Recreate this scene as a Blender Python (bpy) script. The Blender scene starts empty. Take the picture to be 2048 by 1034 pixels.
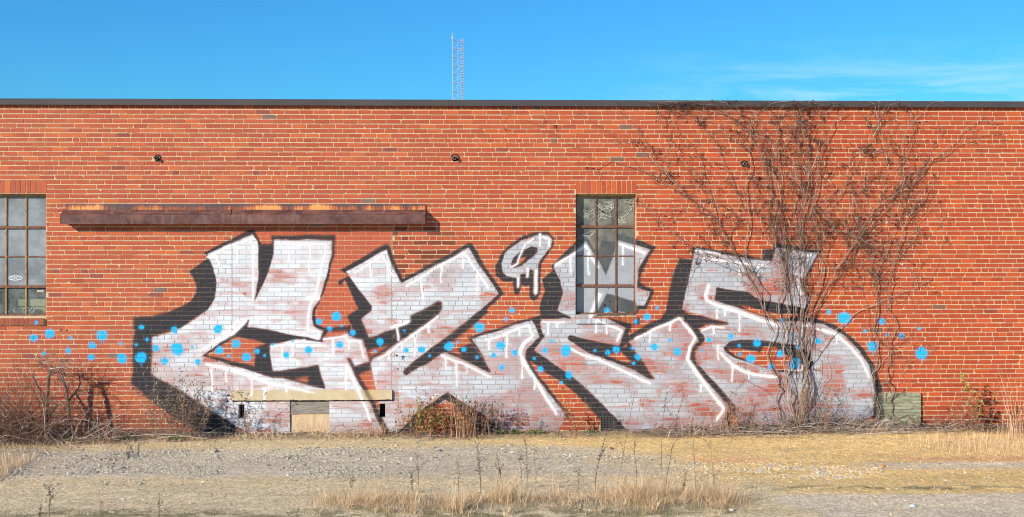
import bpy, math, random
import numpy as np
R = math.radians
rs = np.random.RandomState(7)
random.seed(7)
sc = bpy.context.scene

# ------------------------------------------------------------------ camera
F_PX, CX, HY = 2748.0, 1024.0, 435.0          # lens in photo pixels, centre column, horizon row (2048 wide)
YAW = R(1.96)
CAM = np.array((0.0, -20.0, 3.17))
cd = bpy.data.cameras.new('camera'); cam = bpy.data.objects.new('camera', cd)
sc.collection.objects.link(cam); sc.camera = cam
cam.location = CAM; cam.rotation_euler = (R(90), 0, -YAW)
cd.sensor_width = 36; cd.lens = 36 * F_PX / 2048
cd.shift_y = -(517 - HY) / 2048
cd.clip_start = .1; cd.clip_end = 3000

# ------------------------------------------------------------------ light
SUN_EL, SUN_AZ = R(23), R(52)                 # azimuth measured from the wall's normal towards the left
sdir = np.array((-math.sin(SUN_AZ) * math.cos(SUN_EL), -math.cos(SUN_AZ) * math.cos(SUN_EL), math.sin(SUN_EL)))
sl = bpy.data.lights.new('sun', 'SUN'); sl.energy = 5.0; sl.angle = R(.55); sl.color = (1, .945, .85)
so = bpy.data.objects.new('sun', sl); sc.collection.objects.link(so)
import mathutils
so.rotation_euler = mathutils.Vector(sdir).to_track_quat('Z', 'Y').to_euler()
so.location = (-12, -12, 9)

w = bpy.data.worlds.new('World'); sc.world = w; w.use_nodes = True
nt = w.node_tree; N = nt.nodes; L = nt.links; N.clear()
sky = N.new('ShaderNodeTexSky'); sky.sky_type = 'NISHITA'; sky.sun_disc = False
sky.sun_elevation = SUN_EL; sky.sun_rotation = math.atan2(sdir[0], sdir[1])
sky.air_density = 1.0; sky.dust_density = .1; sky.ozone_density = 4.5; sky.altitude = 200
tc = N.new('ShaderNodeTexCoord')
# thin cirrus: streaky noise in sky direction, the same all round
sep = N.new('ShaderNodeSeparateXYZ'); L.new(tc.outputs['Generated'], sep.inputs[0])
mp = N.new('ShaderNodeMapping'); mp.inputs['Scale'].default_value = (5, 5, 46); mp.inputs['Rotation'].default_value = (0, R(-7), 0)
mp.inputs['Location'].default_value = (1.3, 0.2, .4)
L.new(tc.outputs['Generated'], mp.inputs[0])
n1 = N.new('ShaderNodeTexNoise'); n1.inputs['Scale'].default_value = 1.6; n1.inputs['Detail'].default_value = 9; n1.inputs['Roughness'].default_value = .62
n1.inputs['Distortion'].default_value = .6
L.new(mp.outputs[0], n1.inputs['Vector'])
n2 = N.new('ShaderNodeTexNoise'); n2.inputs['Scale'].default_value = 3.1; n2.inputs['Detail'].default_value = 2
mp2 = N.new('ShaderNodeMapping'); mp2.inputs['Scale'].default_value = (1, 1, 3.2); mp2.inputs['Location'].default_value = (.6, .1, 0)
L.new(tc.outputs['Generated'], mp2.inputs[0]); L.new(mp2.outputs[0], n2.inputs['Vector'])
r1 = N.new('ShaderNodeMapRange'); r1.inputs['From Min'].default_value = .44; r1.inputs['From Max'].default_value = .66; L.new(n1.outputs[0], r1.inputs[0])
r2 = N.new('ShaderNodeMapRange'); r2.inputs['From Min'].default_value = .50; r2.inputs['From Max'].default_value = .66; L.new(n2.outputs[0], r2.inputs[0])
rx = N.new('ShaderNodeMapRange'); rx.inputs['From Min'].default_value = .10; rx.inputs['From Max'].default_value = .24; L.new(sep.outputs[0], rx.inputs[0])   # the cirrus bank lies low on the right-hand side of the sky
rz = N.new('ShaderNodeMapRange'); rz.inputs['From Min'].default_value = .128; rz.inputs['From Max'].default_value = .075; L.new(sep.outputs[2], rz.inputs[0])
mm = N.new('ShaderNodeMath'); mm.operation = 'MULTIPLY'; L.new(rx.outputs[0], mm.inputs[0]); L.new(rz.outputs[0], mm.inputs[1])
m1 = N.new('ShaderNodeMath'); m1.operation = 'MULTIPLY'; L.new(r1.outputs[0], m1.inputs[0]); L.new(mm.outputs[0], m1.inputs[1])
m2 = N.new('ShaderNodeMath'); m2.operation = 'MULTIPLY'; L.new(m1.outputs[0], m2.inputs[0]); m2.inputs[1].default_value = .6
tint = N.new('ShaderNodeMix'); tint.data_type = 'RGBA'; tint.blend_type = 'MULTIPLY'; tint.inputs[0].default_value = 1
SKYT = tint.inputs[7]; SKYT.default_value = (.29, .93, 1.32, 1)
L.new(sky.outputs[0], tint.inputs[6])
mx = N.new('ShaderNodeMix'); mx.data_type = 'RGBA'; L.new(m2.outputs[0], mx.inputs[0]); L.new(tint.outputs[2], mx.inputs[6])
mx.inputs[7].default_value = (6.0, 8.4, 10.0, 1)
bg = N.new('ShaderNodeBackground'); bg.inputs[1].default_value = .09
L.new(mx.outputs[2], bg.inputs[0])
wo = N.new('ShaderNodeOutputWorld'); L.new(bg.outputs[0], wo.inputs[0])
sc.view_settings.view_transform = 'Standard'; sc.view_settings.look = 'None'
sc.view_settings.gamma = 1; sc.view_settings.use_curve_mapping = False
sc.view_settings.exposure = .34
sc.cycles.pixel_filter_type = 'BLACKMAN_HARRIS'; sc.cycles.filter_width = 1.05
sc.cycles.max_bounces = 6; sc.cycles.diffuse_bounces = 3; sc.cycles.transparent_max_bounces = 8

# ------------------------------------------------------------------ projection helpers (photo pixel -> place)
def ray(px, py):
    u = (np.asarray(px, float) - CX) / F_PX; v = (HY - np.asarray(py, float)) / F_PX
    return np.stack([math.sin(YAW) + u * math.cos(YAW), math.cos(YAW) - u * math.sin(YAW), v + 0 * u], -1)
def on_wall(px, py, y=0.0):
    r = ray(px, py); t = (y - CAM[1]) / r[..., 1]
    return CAM + r * t[..., None]
def on_ground(px, py, z=0.0):
    r = ray(px, py); t = (z - CAM[2]) / r[..., 2]
    return CAM + r * t[..., None]
def to_px(x, y, z):
    dx = x - CAM[0]; dy = y - CAM[1]
    dep = dx * math.sin(YAW) + dy * math.cos(YAW)
    return CX + F_PX * (dx * math.cos(YAW) - dy * math.sin(YAW)) / dep, HY - F_PX * (z - CAM[2]) / dep
def WX(px, y=0.0): return float(on_wall(px, 500, y)[0])
def WP(px, py, y=0.0): return on_wall(px, py, y)

# ------------------------------------------------------------------ numpy noise
_lat = rs.rand(256, 256)
def vnoise(x, y):
    xi = np.floor(x).astype(int); yi = np.floor(y).astype(int); fx = x - xi; fy = y - yi
    fx = fx * fx * (3 - 2 * fx); fy = fy * fy * (3 - 2 * fy)
    a = _lat[xi & 255, yi & 255]; b = _lat[(xi + 1) & 255, yi & 255]; c = _lat[xi & 255, (yi + 1) & 255]; d = _lat[(xi + 1) & 255, (yi + 1) & 255]
    return a + (b - a) * fx + (c - a) * fy + (a - b - c + d) * fx * fy
def fbm(x, y, o=4, g=.5):
    s = 0; a = 1; t = 0
    for i in range(o):
        s = s + a * vnoise(x * 2 ** i + 17.3 * i, y * 2 ** i + 5.1 * i); t += a; a *= g
    return s / t
def sstep(a, b, x):
    t = np.clip((x - a) / (b - a), 0, 1); return t * t * (3 - 2 * t)

# ------------------------------------------------------------------ object helpers
COL = sc.collection
def tag(o, label=None, cat=None, group=None, kind=None):
    if label: o['label'] = label
    if cat: o['category'] = cat
    if group: o['group'] = group
    if kind: o['kind'] = kind
    return o
def thing(name, loc, label, cat, group=None):
    o = bpy.data.objects.new(name, None); COL.objects.link(o); o.location = loc; o.empty_display_size = .1
    return tag(o, label, cat, group)
def wloc(o):
    v = np.zeros(3)
    while o is not None: v = v + np.array(o.location); o = o.parent
    return v
def mesh_obj(name, V, F, mat, parent=None, origin=None, col=None, rnd=None, smooth=False, kind=None):
    """V (n,3) in world metres; F one array or a list of index arrays; link ONE mesh object, stored relative to its origin"""
    V = np.asarray(V, np.float32).reshape(-1, 3)
    base = wloc(parent) if parent is not None else np.zeros(3)
    if origin is None: origin = base
    if isinstance(F, np.ndarray): F = [F]
    me = bpy.data.meshes.new(name)
    me.vertices.add(len(V)); me.vertices.foreach_set('co', (V - np.array(origin, np.float32)).ravel())
    li = np.concatenate([np.asarray(f, np.int32).ravel() for f in F])
    lt = np.concatenate([np.full(len(f), np.asarray(f).shape[1], np.int32) for f in F])
    me.loops.add(len(li)); me.loops.foreach_set('vertex_index', li)
    me.polygons.add(len(lt)); st = np.concatenate([[0], np.cumsum(lt)[:-1]]).astype(np.int32)
    me.polygons.foreach_set('loop_start', st); me.polygons.foreach_set('loop_total', lt)
    me.polygons.foreach_set('use_smooth', np.full(len(lt), bool(smooth)))
    if col is not None:
        a = me.color_attributes.new('col', 'FLOAT_COLOR', 'POINT')
        c = np.ones((len(V), 4), np.float32); c[:, :3] = col; a.data.foreach_set('color', c.ravel())
    if rnd is not None:
        a = me.attributes.new('rnd', 'FLOAT', 'POINT'); a.data.foreach_set('value', np.broadcast_to(np.asarray(rnd, np.float32), (len(V),)).copy())
    me.update(calc_edges=True); me.validate()
    if mat: me.materials.append(mat)
    o = bpy.data.objects.new(name, me); COL.objects.link(o)
    if parent is not None: o.parent = parent
    o.location = np.array(origin) - base
    if kind: o['kind'] = kind
    return o

class MB:
    """collects shapes for one mesh"""
    def __init__(s): s.V = []; s.F = {}; s.C = []; s.n = 0
    def add(s, V, F, c=(1, 1, 1)):
        V = np.asarray(V, float).reshape(-1, 3); F = np.asarray(F, int)
        s.V.append(V); s.F.setdefault(F.shape[1], []).append(F + s.n); s.n += len(V)
        s.C.append(np.broadcast_to(np.asarray(c, float), (len(V), 3)))
        return s
    def box(s, x0, x1, y0, y1, z0, z1, c=(1, 1, 1)):
        V = [(x, y, z) for x in (x0, x1) for y in (y0, y1) for z in (z0, z1)]
        return s.add(V, [(0, 1, 3, 2), (4, 6, 7, 5), (0, 4, 5, 1), (2, 3, 7, 6), (0, 2, 6, 4), (1, 5, 7, 3)], c)
    def tube(s, P, r, k=4, c=(1, 1, 1), cap=True):
        V, F = tube(P, r, k); s.add(V, F, c)
        return s
    def out(s, name, mat, parent=None, **kw):
        V = np.concatenate(s.V); F = [np.concatenate(f) for f in s.F.values()]
        return mesh_obj(name, V, F, mat, parent, col=np.concatenate(s.C), **kw)

def tube(P, r, k=4):
    P = np.asarray(P, float); n = len(P); r = np.broadcast_to(np.asarray(r, float), (n,))
    T = np.gradient(P, axis=0); T /= np.linalg.norm(T, axis=1)[:, None] + 1e-9
    ref = np.array((0, 1, 0.01)) if abs(T[:, 1]).mean() < .8 else np.array((1, 0, 0.))
    A = np.cross(T, ref); A /= np.linalg.norm(A, axis=1)[:, None] + 1e-9; B = np.cross(T, A)
    a = np.arange(k) * 2 * math.pi / k
    V = P[:, None] + r[:, None, None] * (A[:, None] * np.cos(a)[None, :, None] + B[:, None] * np.sin(a)[None, :, None])
    i = np.arange(n - 1)[:, None] * k; j = np.arange(k)[None]; j2 = (j + 1) % k
    F = np.stack([i + j, i + j2, i + k + j2, i + k + j], -1).reshape(-1, 4)
    return V.reshape(-1, 3), F

def smooth_line(P, m=6, wob=0.0):
    """Catmull-Rom through control points, with a little wander"""
    P = np.asarray(P, float)
    Q = np.vstack([2 * P[0] - P[1], P, 2 * P[-1] - P[-2]]); out = []
    for i in range(1, len(Q) - 2):
        t = np.linspace(0, 1, m, endpoint=False)[:, None]; a, b, c, d = Q[i - 1], Q[i], Q[i + 1], Q[i + 2]
        out.append(.5 * ((2 * b) + (c - a) * t + (2 * a - 5 * b + 4 * c - d) * t * t + (3 * b - a - 3 * c + d) * t ** 3))
    out = np.vstack(out + [P[-1:]])
    if wob: out = out + rs.normal(0, wob, out.shape) * np.array((1, .35, .4))
    return out

# ------------------------------------------------------------------ materials
def nmat(name):
    m = bpy.data.materials.new(name); m.use_nodes = True; nt = m.node_tree; nt.nodes.clear()
    o = nt.nodes.new('ShaderNodeOutputMaterial'); b = nt.nodes.new('ShaderNodeBsdfPrincipled'); nt.links.new(b.outputs[0], o.inputs[0])
    return m, nt, b
def node(nt, t, **kw):
    n = nt.nodes.new(t)
    for k, v in kw.items():
        if k in n.inputs: n.inputs[k].default_value = v
        else: setattr(n, k, v)
    return n
def mixc(nt, fac, a, b, mode='MIX'):
    n = nt.nodes.new('ShaderNodeMix'); n.data_type = 'RGBA'; n.blend_type = mode
    for i, v in ((0, fac), (6, a), (7, b)):
        if isinstance(v, bpy.types.NodeSocket): nt.links.new(v, n.inputs[i])
        elif i == 0: n.inputs[0].default_value = v
        else: n.inputs[i].default_value = (*v, 1)
    return n.outputs[2]
def math_(nt, op, a, b=None, clamp=False):
    n = nt.nodes.new('ShaderNodeMath'); n.operation = op; n.use_clamp = clamp
    for i, v in enumerate((a, b)):
        if v is None: continue
        if isinstance(v, bpy.types.NodeSocket): nt.links.new(v, n.inputs[i])
        else: n.inputs[i].default_value = v
    return n.outputs[0]
def rng(nt, v, a, b, c=0., d=1.):
    n = node(nt, 'ShaderNodeMapRange'); nt.links.new(v, n.inputs[0])
    for i, q in enumerate((a, b, c, d)): n.inputs[i + 1].default_value = q
    return n.outputs[0]
def noise(nt, scale, detail=4, rough=.55, vec=None, stretch=None):
    n = node(nt, 'ShaderNodeTexNoise', Scale=scale, Detail=detail, Roughness=rough)
    g = vec or node(nt, 'ShaderNodeNewGeometry').outputs['Position']
    if stretch:
        mp = node(nt, 'ShaderNodeMapping', Scale=stretch); nt.links.new(g, mp.inputs[0]); g = mp.outputs[0]
    nt.links.new(g, n.inputs['Vector'])
    return n.outputs[0]
def bump(nt, b, h, strength=.5, dist=.01):
    n = node(nt, 'ShaderNodeBump', Strength=strength, Distance=dist)
    nt.links.new(h, n.inputs['Height']); nt.links.new(n.outputs[0], b.inputs['Normal'])

def simple(name, c, rough=.8, var=.25, scale=20, vcol=False, bmp=0, metal=0, stretch=None, spec=.3, sss=False):
    m, nt, b = nmat(name)
    nz = noise(nt, scale, 5, .6, stretch=stretch)
    if vcol:
        a = node(nt, 'ShaderNodeAttribute', attribute_name='col'); base = a.outputs['Color']
        base = mixc(nt, 1, base, c, 'MULTIPLY')
    else:
        n = node(nt, 'ShaderNodeRGB'); n.outputs[0].default_value = (*c, 1); base = n.outputs[0]
    k = rng(nt, nz, .3, .7, 1 - var, 1 + var)
    cc = node(nt, 'ShaderNodeCombineColor'); [nt.links.new(k, cc.inputs[i]) for i in range(3)]
    nt.links.new(mixc(nt, 1, base, cc.outputs[0], 'MULTIPLY'), b.inputs['Base Color'])
    b.inputs['Roughness'].default_value = rough; b.inputs['Metallic'].default_value = metal
    b.inputs['Specular IOR Level'].default_value = spec
    if bmp: bump(nt, b, nz, bmp, .01)
    return m

# ------------------------------------------------------------------ the mural: spray paint masks in wall metres
MX0, MX1, MZ0, MZ1, MRES = -7.6, 7.0, -.163, 3.15, .005
MW, MH = int((MX1 - MX0) / MRES), int((MZ1 - MZ0) / MRES)
S = np.zeros((MH, MW), np.float32); K = S.copy(); WH = S.copy(); BL = S.copy()
def mpx(pts):
    p = np.asarray(pts, float); q = on_wall(p[:, 0], p[:, 1])
    return np.stack([(q[:, 0] - MX0) / MRES, (q[:, 2] - MZ0) / MRES], -1)
def wins(q, pad):
    x0, y0 = np.floor(q.min(0) - pad).astype(int); x1, y1 = np.ceil(q.max(0) + pad).astype(int)
    return max(x0, 0), min(x1, MW), max(y0, 0), min(y1, MH)
def put(layer, sl, m):
    for A in (S, K, WH, BL):
        if A is layer: A[sl] = np.maximum(A[sl], m)
        elif layer is not BL: A[sl] = A[sl] * (1 - m)
def poly(layer, pts):
    q = mpx(pts); x0, x1, y0, y1 = wins(q, 2)
    X, Y = np.meshgrid(np.arange(x0, x1) + .5, np.arange(y0, y1) + .5)
    ins = np.zeros(X.shape, bool)
    for i in range(len(q)):
        (ax, ay), (bx, by) = q[i], q[(i + 1) % len(q)]
        if ay == by: continue
        ins ^= ((ay > Y) != (by > Y)) & (X < (bx - ax) * (Y - ay) / (by - ay) + ax)
    m = ins.astype(np.float32); sl = (slice(y0, y1), slice(x0, x1))
    if layer is None:
        for A in (S, K, WH, BL): A[sl] *= 1 - m
    else: put(layer, sl, m)
def stroke(layer, pts, wpx, soft=.8):
    if len(pts) > 2: pts = smooth_line(np.c_[np.asarray(pts, float), np.zeros(len(pts))], 3)[:, :2] if layer is K else pts
    q = mpx(pts); w = np.broadcast_to(np.asarray(wpx, float), (len(q),)) if np.ndim(wpx) == 0 or len(wpx) == len(q) else np.linspace(wpx[0], wpx[-1], len(q))
    r = w / 2 * (.00725 / MRES) * (.92 if layer is WH else 1)
    if layer is WH: soft = 1.9
    for i in range(len(q) - 1):
        a, b = q[i], q[i + 1]; x0, x1, y0, y1 = wins(q[i:i + 2], r.max() + 4)
        X, Y = np.meshgrid(np.arange(x0, x1) + .5, np.arange(y0, y1) + .5)
        d = b - a; t = np.clip(((X - a[0]) * d[0] + (Y - a[1]) * d[1]) / (d @ d + 1e-9), 0, 1)
        D = np.hypot(X - a[0] - t * d[0], Y - a[1] - t * d[1]); rr = r[i] + (r[i + 1] - r[i]) * t
        if layer is WH: rr = rr * (.80 + .42 * vnoise(X * .045 + 3.3 * Y * .01 + 7, Y * .045))
        if layer is BL: rr = rr * (.86 + .26 * vnoise(X * .13, Y * .13))
        put(layer, (slice(y0, y1), slice(x0, x1)), np.clip((rr - D) / soft + .5, 0, 1).astype(np.float32))
def drips(lst, wd=5):
    for x, y0, y1 in lst:
        stroke(WH, [(x, y0), (x + rs.uniform(-1, 1), y0 * .6 + y1 * .4), (x + rs.uniform(-.8, .8), y0 * .25 + y1 * .75), (x + rs.uniform(-.6, .6), y1)], [wd * 1.25, wd * .8, wd * .66, wd * 1.05])

# --- silver fills
poly(K, [(500, 459), (508, 462), (516, 478), (522, 490), (544, 487), (541, 471), (672, 469), (671, 506), (665, 526), (656, 561), (646, 588), (631, 621), (628, 636), (631, 648), (641, 655), (655, 658), (640, 689), (594, 677), (541, 689), (480, 670), (480, 640), (430, 560), (419, 516), (408, 506)])
poly(K, [(378, 542), (419, 515), (440, 540), (440, 600), (416, 619), (361, 656), (303, 674), (304, 748), (329, 764), (371, 787), (397, 805), (428, 824), (470, 850), (472, 868), (400, 868), (345, 832), (300, 800), (263, 766), (266, 745), (267, 635), (303, 630), (341, 622), (366, 611), (381, 601), (391, 586), (392, 571), (388, 561)])
poly(K, [(679, 539), (772, 488), (778, 491), (805, 557), (920, 496), (941, 485), (952, 500), (975, 540), (1008, 586), (961, 632), (930, 660), (886, 700), (812, 749), (740, 725), (738, 704), (705, 660), (695, 631), (717, 618), (700, 590), (673, 564), (698, 552)])
poly(S, [(303, 674), (341, 666), (361, 656), (391, 639), (416, 618), (429, 596), (432, 571), (430, 551), (425, 533), (418, 515), (416, 508), (505, 469), (514, 483), (518, 515), (518, 550), (515, 581), (508, 606), (498, 634), (492, 656), (640, 688), (646, 685), (696, 665), (705, 674), (726, 675), (738, 722), (703, 735), (741, 800), (774, 872), (478, 872), (470, 850), (428, 824), (397, 805), (371, 787), (329, 764), (303, 748)])
poly(S, [(547, 479), (665, 480), (665, 503), (658.5, 536), (648.5, 566), (638, 601), (626, 618), (623, 636), (628, 651), (641, 659), (648.5, 661), (639, 681), (596, 671.5), (492.6, 655), (498, 634), (508, 606), (520, 583), (528, 566), (539, 541), (546, 513)])
poly(K, [(516, 480), (521.5, 489), (544, 488), (547, 480), (546, 513), (539, 541), (528, 566), (518, 584), (513, 582), (518, 550)])
# bowl of the first letter
poly(K, [(491, 640), (497, 641), (493, 655), (540, 661), (594, 672), (631, 681), (641, 680), (655, 656), (660, 659), (641, 689), (594, 678), (541, 689), (540, 705), (546, 743), (589, 739), (636, 729), (650, 778), (541, 755), (463, 731), (405, 710), (471, 665)])
poly(None, [(471.7, 674), (532, 686.5), (509.4, 695), (510.7, 734), (463, 722), (412.7, 709)])
poly(None, [(589, 758), (615, 753), (615, 764)])
poly(S, [(540, 690), (601, 679), (643, 685), (650, 720), (637, 729), (589, 738), (546, 743)])
poly(S, [(541, 756), (566, 756.5), (646, 777), (600, 780), (560, 770)])
# second letter
poly(S, [(691, 543), (772, 500), (801, 565.5), (920, 506), (937, 495), (997, 587), (961, 621), (860, 698), (812, 738), (784, 780), (784, 872), (774, 872), (752, 780), (741, 728), (745, 719), (876, 631), (884, 618), (883, 606), (876, 603), (822, 633), (823, 643.5), (738, 676), (722, 638.5), (743, 621), (743, 612)])
poly(S, [(784, 748), (812, 742), (889, 702), (940, 722), (982, 744), (1000, 872), (784, 872)])
poly(K, [(822, 633), (876, 602), (884, 607), (883, 618), (876, 629), (745, 718), (740, 722), (722, 660), (722, 640), (738, 676.5), (823, 645)])
poly(None, [(738, 700.5), (780.5, 687.5), (742, 713.5)])
poly(None, [(697, 666), (714, 671), (718, 674), (704, 673)])
stroke(K, [(653, 659), (695, 655), (700, 668), (735, 676)], 6)
poly(None, [(666, 654), (648, 652), (634, 648), (640, 626), (660, 600), (690, 560), (712, 610), (695, 631), (700, 645)])
stroke(K, [(628, 636), (631, 650), (645, 657), (660, 659), (697, 657)], [7, 7])
stroke(K, [(697, 652), (702, 668), (718, 676), (730, 676)], [6, 6])
poly(K, [(703, 735), (741, 723), (741, 741), (717, 749)])
poly(None, [(717, 750), (741, 741.5), (752, 781), (733, 781)])
stroke(K, [(697, 719), (713, 750), (741, 797), (761, 838), (776, 872)], [6, 8, 9, 10, 12])
# second letter's lower edge and arrow
stroke(K, [(972, 624), (930, 658), (882, 696), (845, 722), (814, 743)], [9, 9, 11, 14, 10])
stroke(K, [(889, 699), (850, 722), (813, 745)], [10, 12])
stroke(K, [(888, 698), (930, 717), (981, 741)], [6, 8])
poly(K, [(916, 695.7), (941, 685), (983, 742), (926, 715)])
poly(K, [(895, 785), (918, 800), (942, 813), (999, 850), (1009, 872), (952, 870), (916, 813), (890, 800), (873, 811), (832, 872), (790, 872), (832, 829), (858, 808)])
poly(None, [(873, 811), (893, 803), (916, 813), (953, 872), (830, 872)])
# the dotted character over the third letter
poly(K, [(1096, 464), (1109, 475), (1108, 493), (1096, 510), (1081, 528), (1081, 586), (1076, 598), (1067, 602), (1060, 596), (1058, 570), (1050, 573), (1043, 569), (1041, 581), (1036, 590.5), (1028.5, 588), (1025, 563), (1006, 563), (991, 551), (989.5, 530), (1001, 510), (1021, 490), (1046, 472.6), (1071, 465)])
poly(S, [(1074, 470), (1096, 470), (1106, 479), (1104, 493), (1079, 520), (1075, 530), (1076, 588), (1071, 592), (1067, 587), (1066, 540), (1056, 538), (1054.5, 556), (1051, 556), (1049.8, 546), (1040, 548), (1038.5, 571), (1036, 578), (1033.5, 556), (1011, 552), (1004.6, 543), (1002, 525), (1011, 505), (1041, 483)])
poly(K, [(1061, 493), (1074, 495), (1074, 504), (1058.6, 518), (1041, 532), (1026, 535.5), (1021, 528), (1026, 515), (1041, 503)])
poly(None, [(1051, 513), (1046, 522), (1034, 529), (1037, 518)])
# third letter
poly(K, [(935, 675), (1065, 633), (1080, 630), (1077, 645), (1087, 674), (1078, 688), (1068, 699), (1147, 755), (1184, 787), (1228, 831), (1262, 872), (1229, 872), (1202, 840), (1157, 792), (1117, 761), (1084, 740), (1060, 722), (1052, 719), (1000, 760), (983, 742)])
poly(S, [(943, 678), (1062, 639), (1068, 648), (1080, 674), (1068, 686), (1054, 700), (1051, 719), (1066, 745), (1102, 790), (1129, 826), (1126, 845), (1112, 872), (1003, 872), (1009, 868), (999, 850), (942, 813), (918, 800), (895, 785), (895, 740), (981, 744), (983, 741)])
stroke(K, [(1054, 715), (1068, 745), (1104, 790), (1133, 826), (1134, 838)], [7, 7, 7, 8, 6])
poly(None, [(1084, 743), (1117, 764), (1156, 795), (1192, 838), (1212, 872), (1122, 872), (1124, 850), (1139, 836), (1139, 826), (1108, 788), (1075, 748), (1072, 738)])
# fourth letter, running over the window
poly(K, [(1084, 557), (1105, 541), (1101, 533), (1152, 484), (1173, 474), (1195, 504), (1206, 480), (1230, 484), (1237, 466), (1267, 474), (1276, 480), (1311, 494), (1302, 511), (1289, 534), (1281, 550), (1281, 566), (1291, 573), (1310, 580), (1292, 619), (1278, 619), (1272, 630), (1190, 634), (1143, 637), (1080, 637), (1078, 616), (1089, 581)])
poly(S, [(1106, 533), (1152, 502), (1173, 483), (1194, 515), (1213, 551), (1227, 514), (1236, 479), (1301, 500), (1276, 538), (1274, 576), (1301, 583), (1289, 611), (1273, 611), (1271, 605), (1216, 588), (1193, 632), (1150, 640), (1114, 621), (1125, 586), (1120, 560)])
poly(S, [(1080, 641), (1152, 634), (1213, 638), (1257, 650), (1240, 690), (1200, 684), (1141, 673), (1137, 681), (1183, 706), (1265, 740), (1305, 759), (1310, 757), (1256, 677), (1365, 625), (1370, 628), (1403, 676), (1380, 706), (1385, 730), (1425, 771), (1462, 815), (1450, 840), (1448, 872), (1262, 872), (1228, 832), (1184, 788), (1147, 756), (1069, 699), (1079, 688), (1087, 674)])
stroke(K, [(1080, 633), (1076, 650), (1086, 673)], [6, 6, 6]); stroke(K, [(1080, 636), (1110, 631), (1141, 637)], [6, 9, 4])
stroke(K, [(1086, 673), (1066, 690), (1056, 704), (1058, 722)], [7, 12, 12, 8])
poly(K, [(1213, 634), (1261, 646), (1264, 652), (1246, 694), (1238, 693), (1252, 654), (1228, 643)])
poly(K, [(1134.5, 675), (1141, 671), (1201, 684), (1243, 691), (1254, 677), (1308, 758), (1300, 758), (1262, 739), (1183, 707), (1138, 682)])
poly(None, [(1216, 711), (1228, 705), (1243, 704), (1264, 729), (1240, 722)]); poly(None, [(1246, 693), (1252, 686), (1254, 692)])
# fifth letter outline
poly(K, [(1250, 674), (1328, 628), (1332, 620), (1344, 555), (1358.6, 516), (1388, 520), (1366, 612), (1370, 624), (1421, 638), (1456, 647), (1456, 650), (1410, 651), (1396, 660), (1409, 678), (1400, 684), (1383, 660), (1366, 631), (1300, 664), (1256, 681)])
poly(None, [(1300, 632), (1328, 626), (1322, 637), (1270, 660), (1266, 655)])
stroke(K, [(1366, 628), (1386, 654), (1406, 678), (1389, 694), (1384, 708), (1389, 729), (1427, 771), (1466, 816), (1455, 836), (1456, 852)], [7, 7, 8, 8, 8, 8, 7, 8, 11, 14])
# last letter
poly(K, [(1386, 493), (1493, 510), (1524, 517), (1525, 498), (1544, 498), (1549, 485), (1644, 502), (1613, 557), (1609, 580), (1623, 592), (1614, 622), (1604, 632), (1627, 635), (1665, 648), (1700, 673), (1730, 700), (1749, 730), (1760, 762), (1763, 817), (1760, 836), (1740, 836), (1600, 700), (1440, 640), (1372, 612)])
poly(S, [(1389, 500), (1523, 521), (1542, 522), (1551, 496), (1637, 506), (1608, 559), (1600, 584), (1621, 594), (1612, 617), (1563, 606), (1523, 600), (1497, 584), (1434, 575), (1430, 600), (1465, 612), (1555, 642), (1600, 641), (1649, 649), (1689, 673), (1719, 703), (1738, 730), (1747, 762), (1750, 800), (1747, 832), (1720, 842), (1640, 872), (1468, 872), (1474, 815), (1434, 771), (1394, 729), (1390, 708), (1412, 678), (1400, 662), (1414, 653), (1458, 650), (1456, 645), (1420, 636), (1364, 618)])
poly(None, [(1482, 612), (1503, 611), (1530, 620), (1600, 622), (1596, 632), (1555, 638), (1500, 622)])
poly(K, [(1433, 576), (1497, 584), (1523, 600), (1563, 606), (1612, 617), (1606, 626), (1556, 627), (1530, 621), (1500, 614), (1484, 611), (1431, 601)])
poly(K, [(1447.5, 696), (1459, 683), (1485, 679), (1522, 680), (1548, 685), (1595, 690), (1621, 709), (1629, 727), (1621, 740), (1595, 747), (1564, 744), (1517, 732), (1470, 717), (1451, 704)])
poly(None, [(1455, 698), (1477, 697), (1512, 701), (1520, 706), (1527, 693), (1553, 696), (1577, 712), (1598, 722), (1607, 732), (1605, 741), (1577, 740), (1543, 739), (1506, 727), (1470, 711)])
poly(K, [(1753, 770), (1764, 770), (1766, 830), (1762, 845), (1752, 850)])
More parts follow.
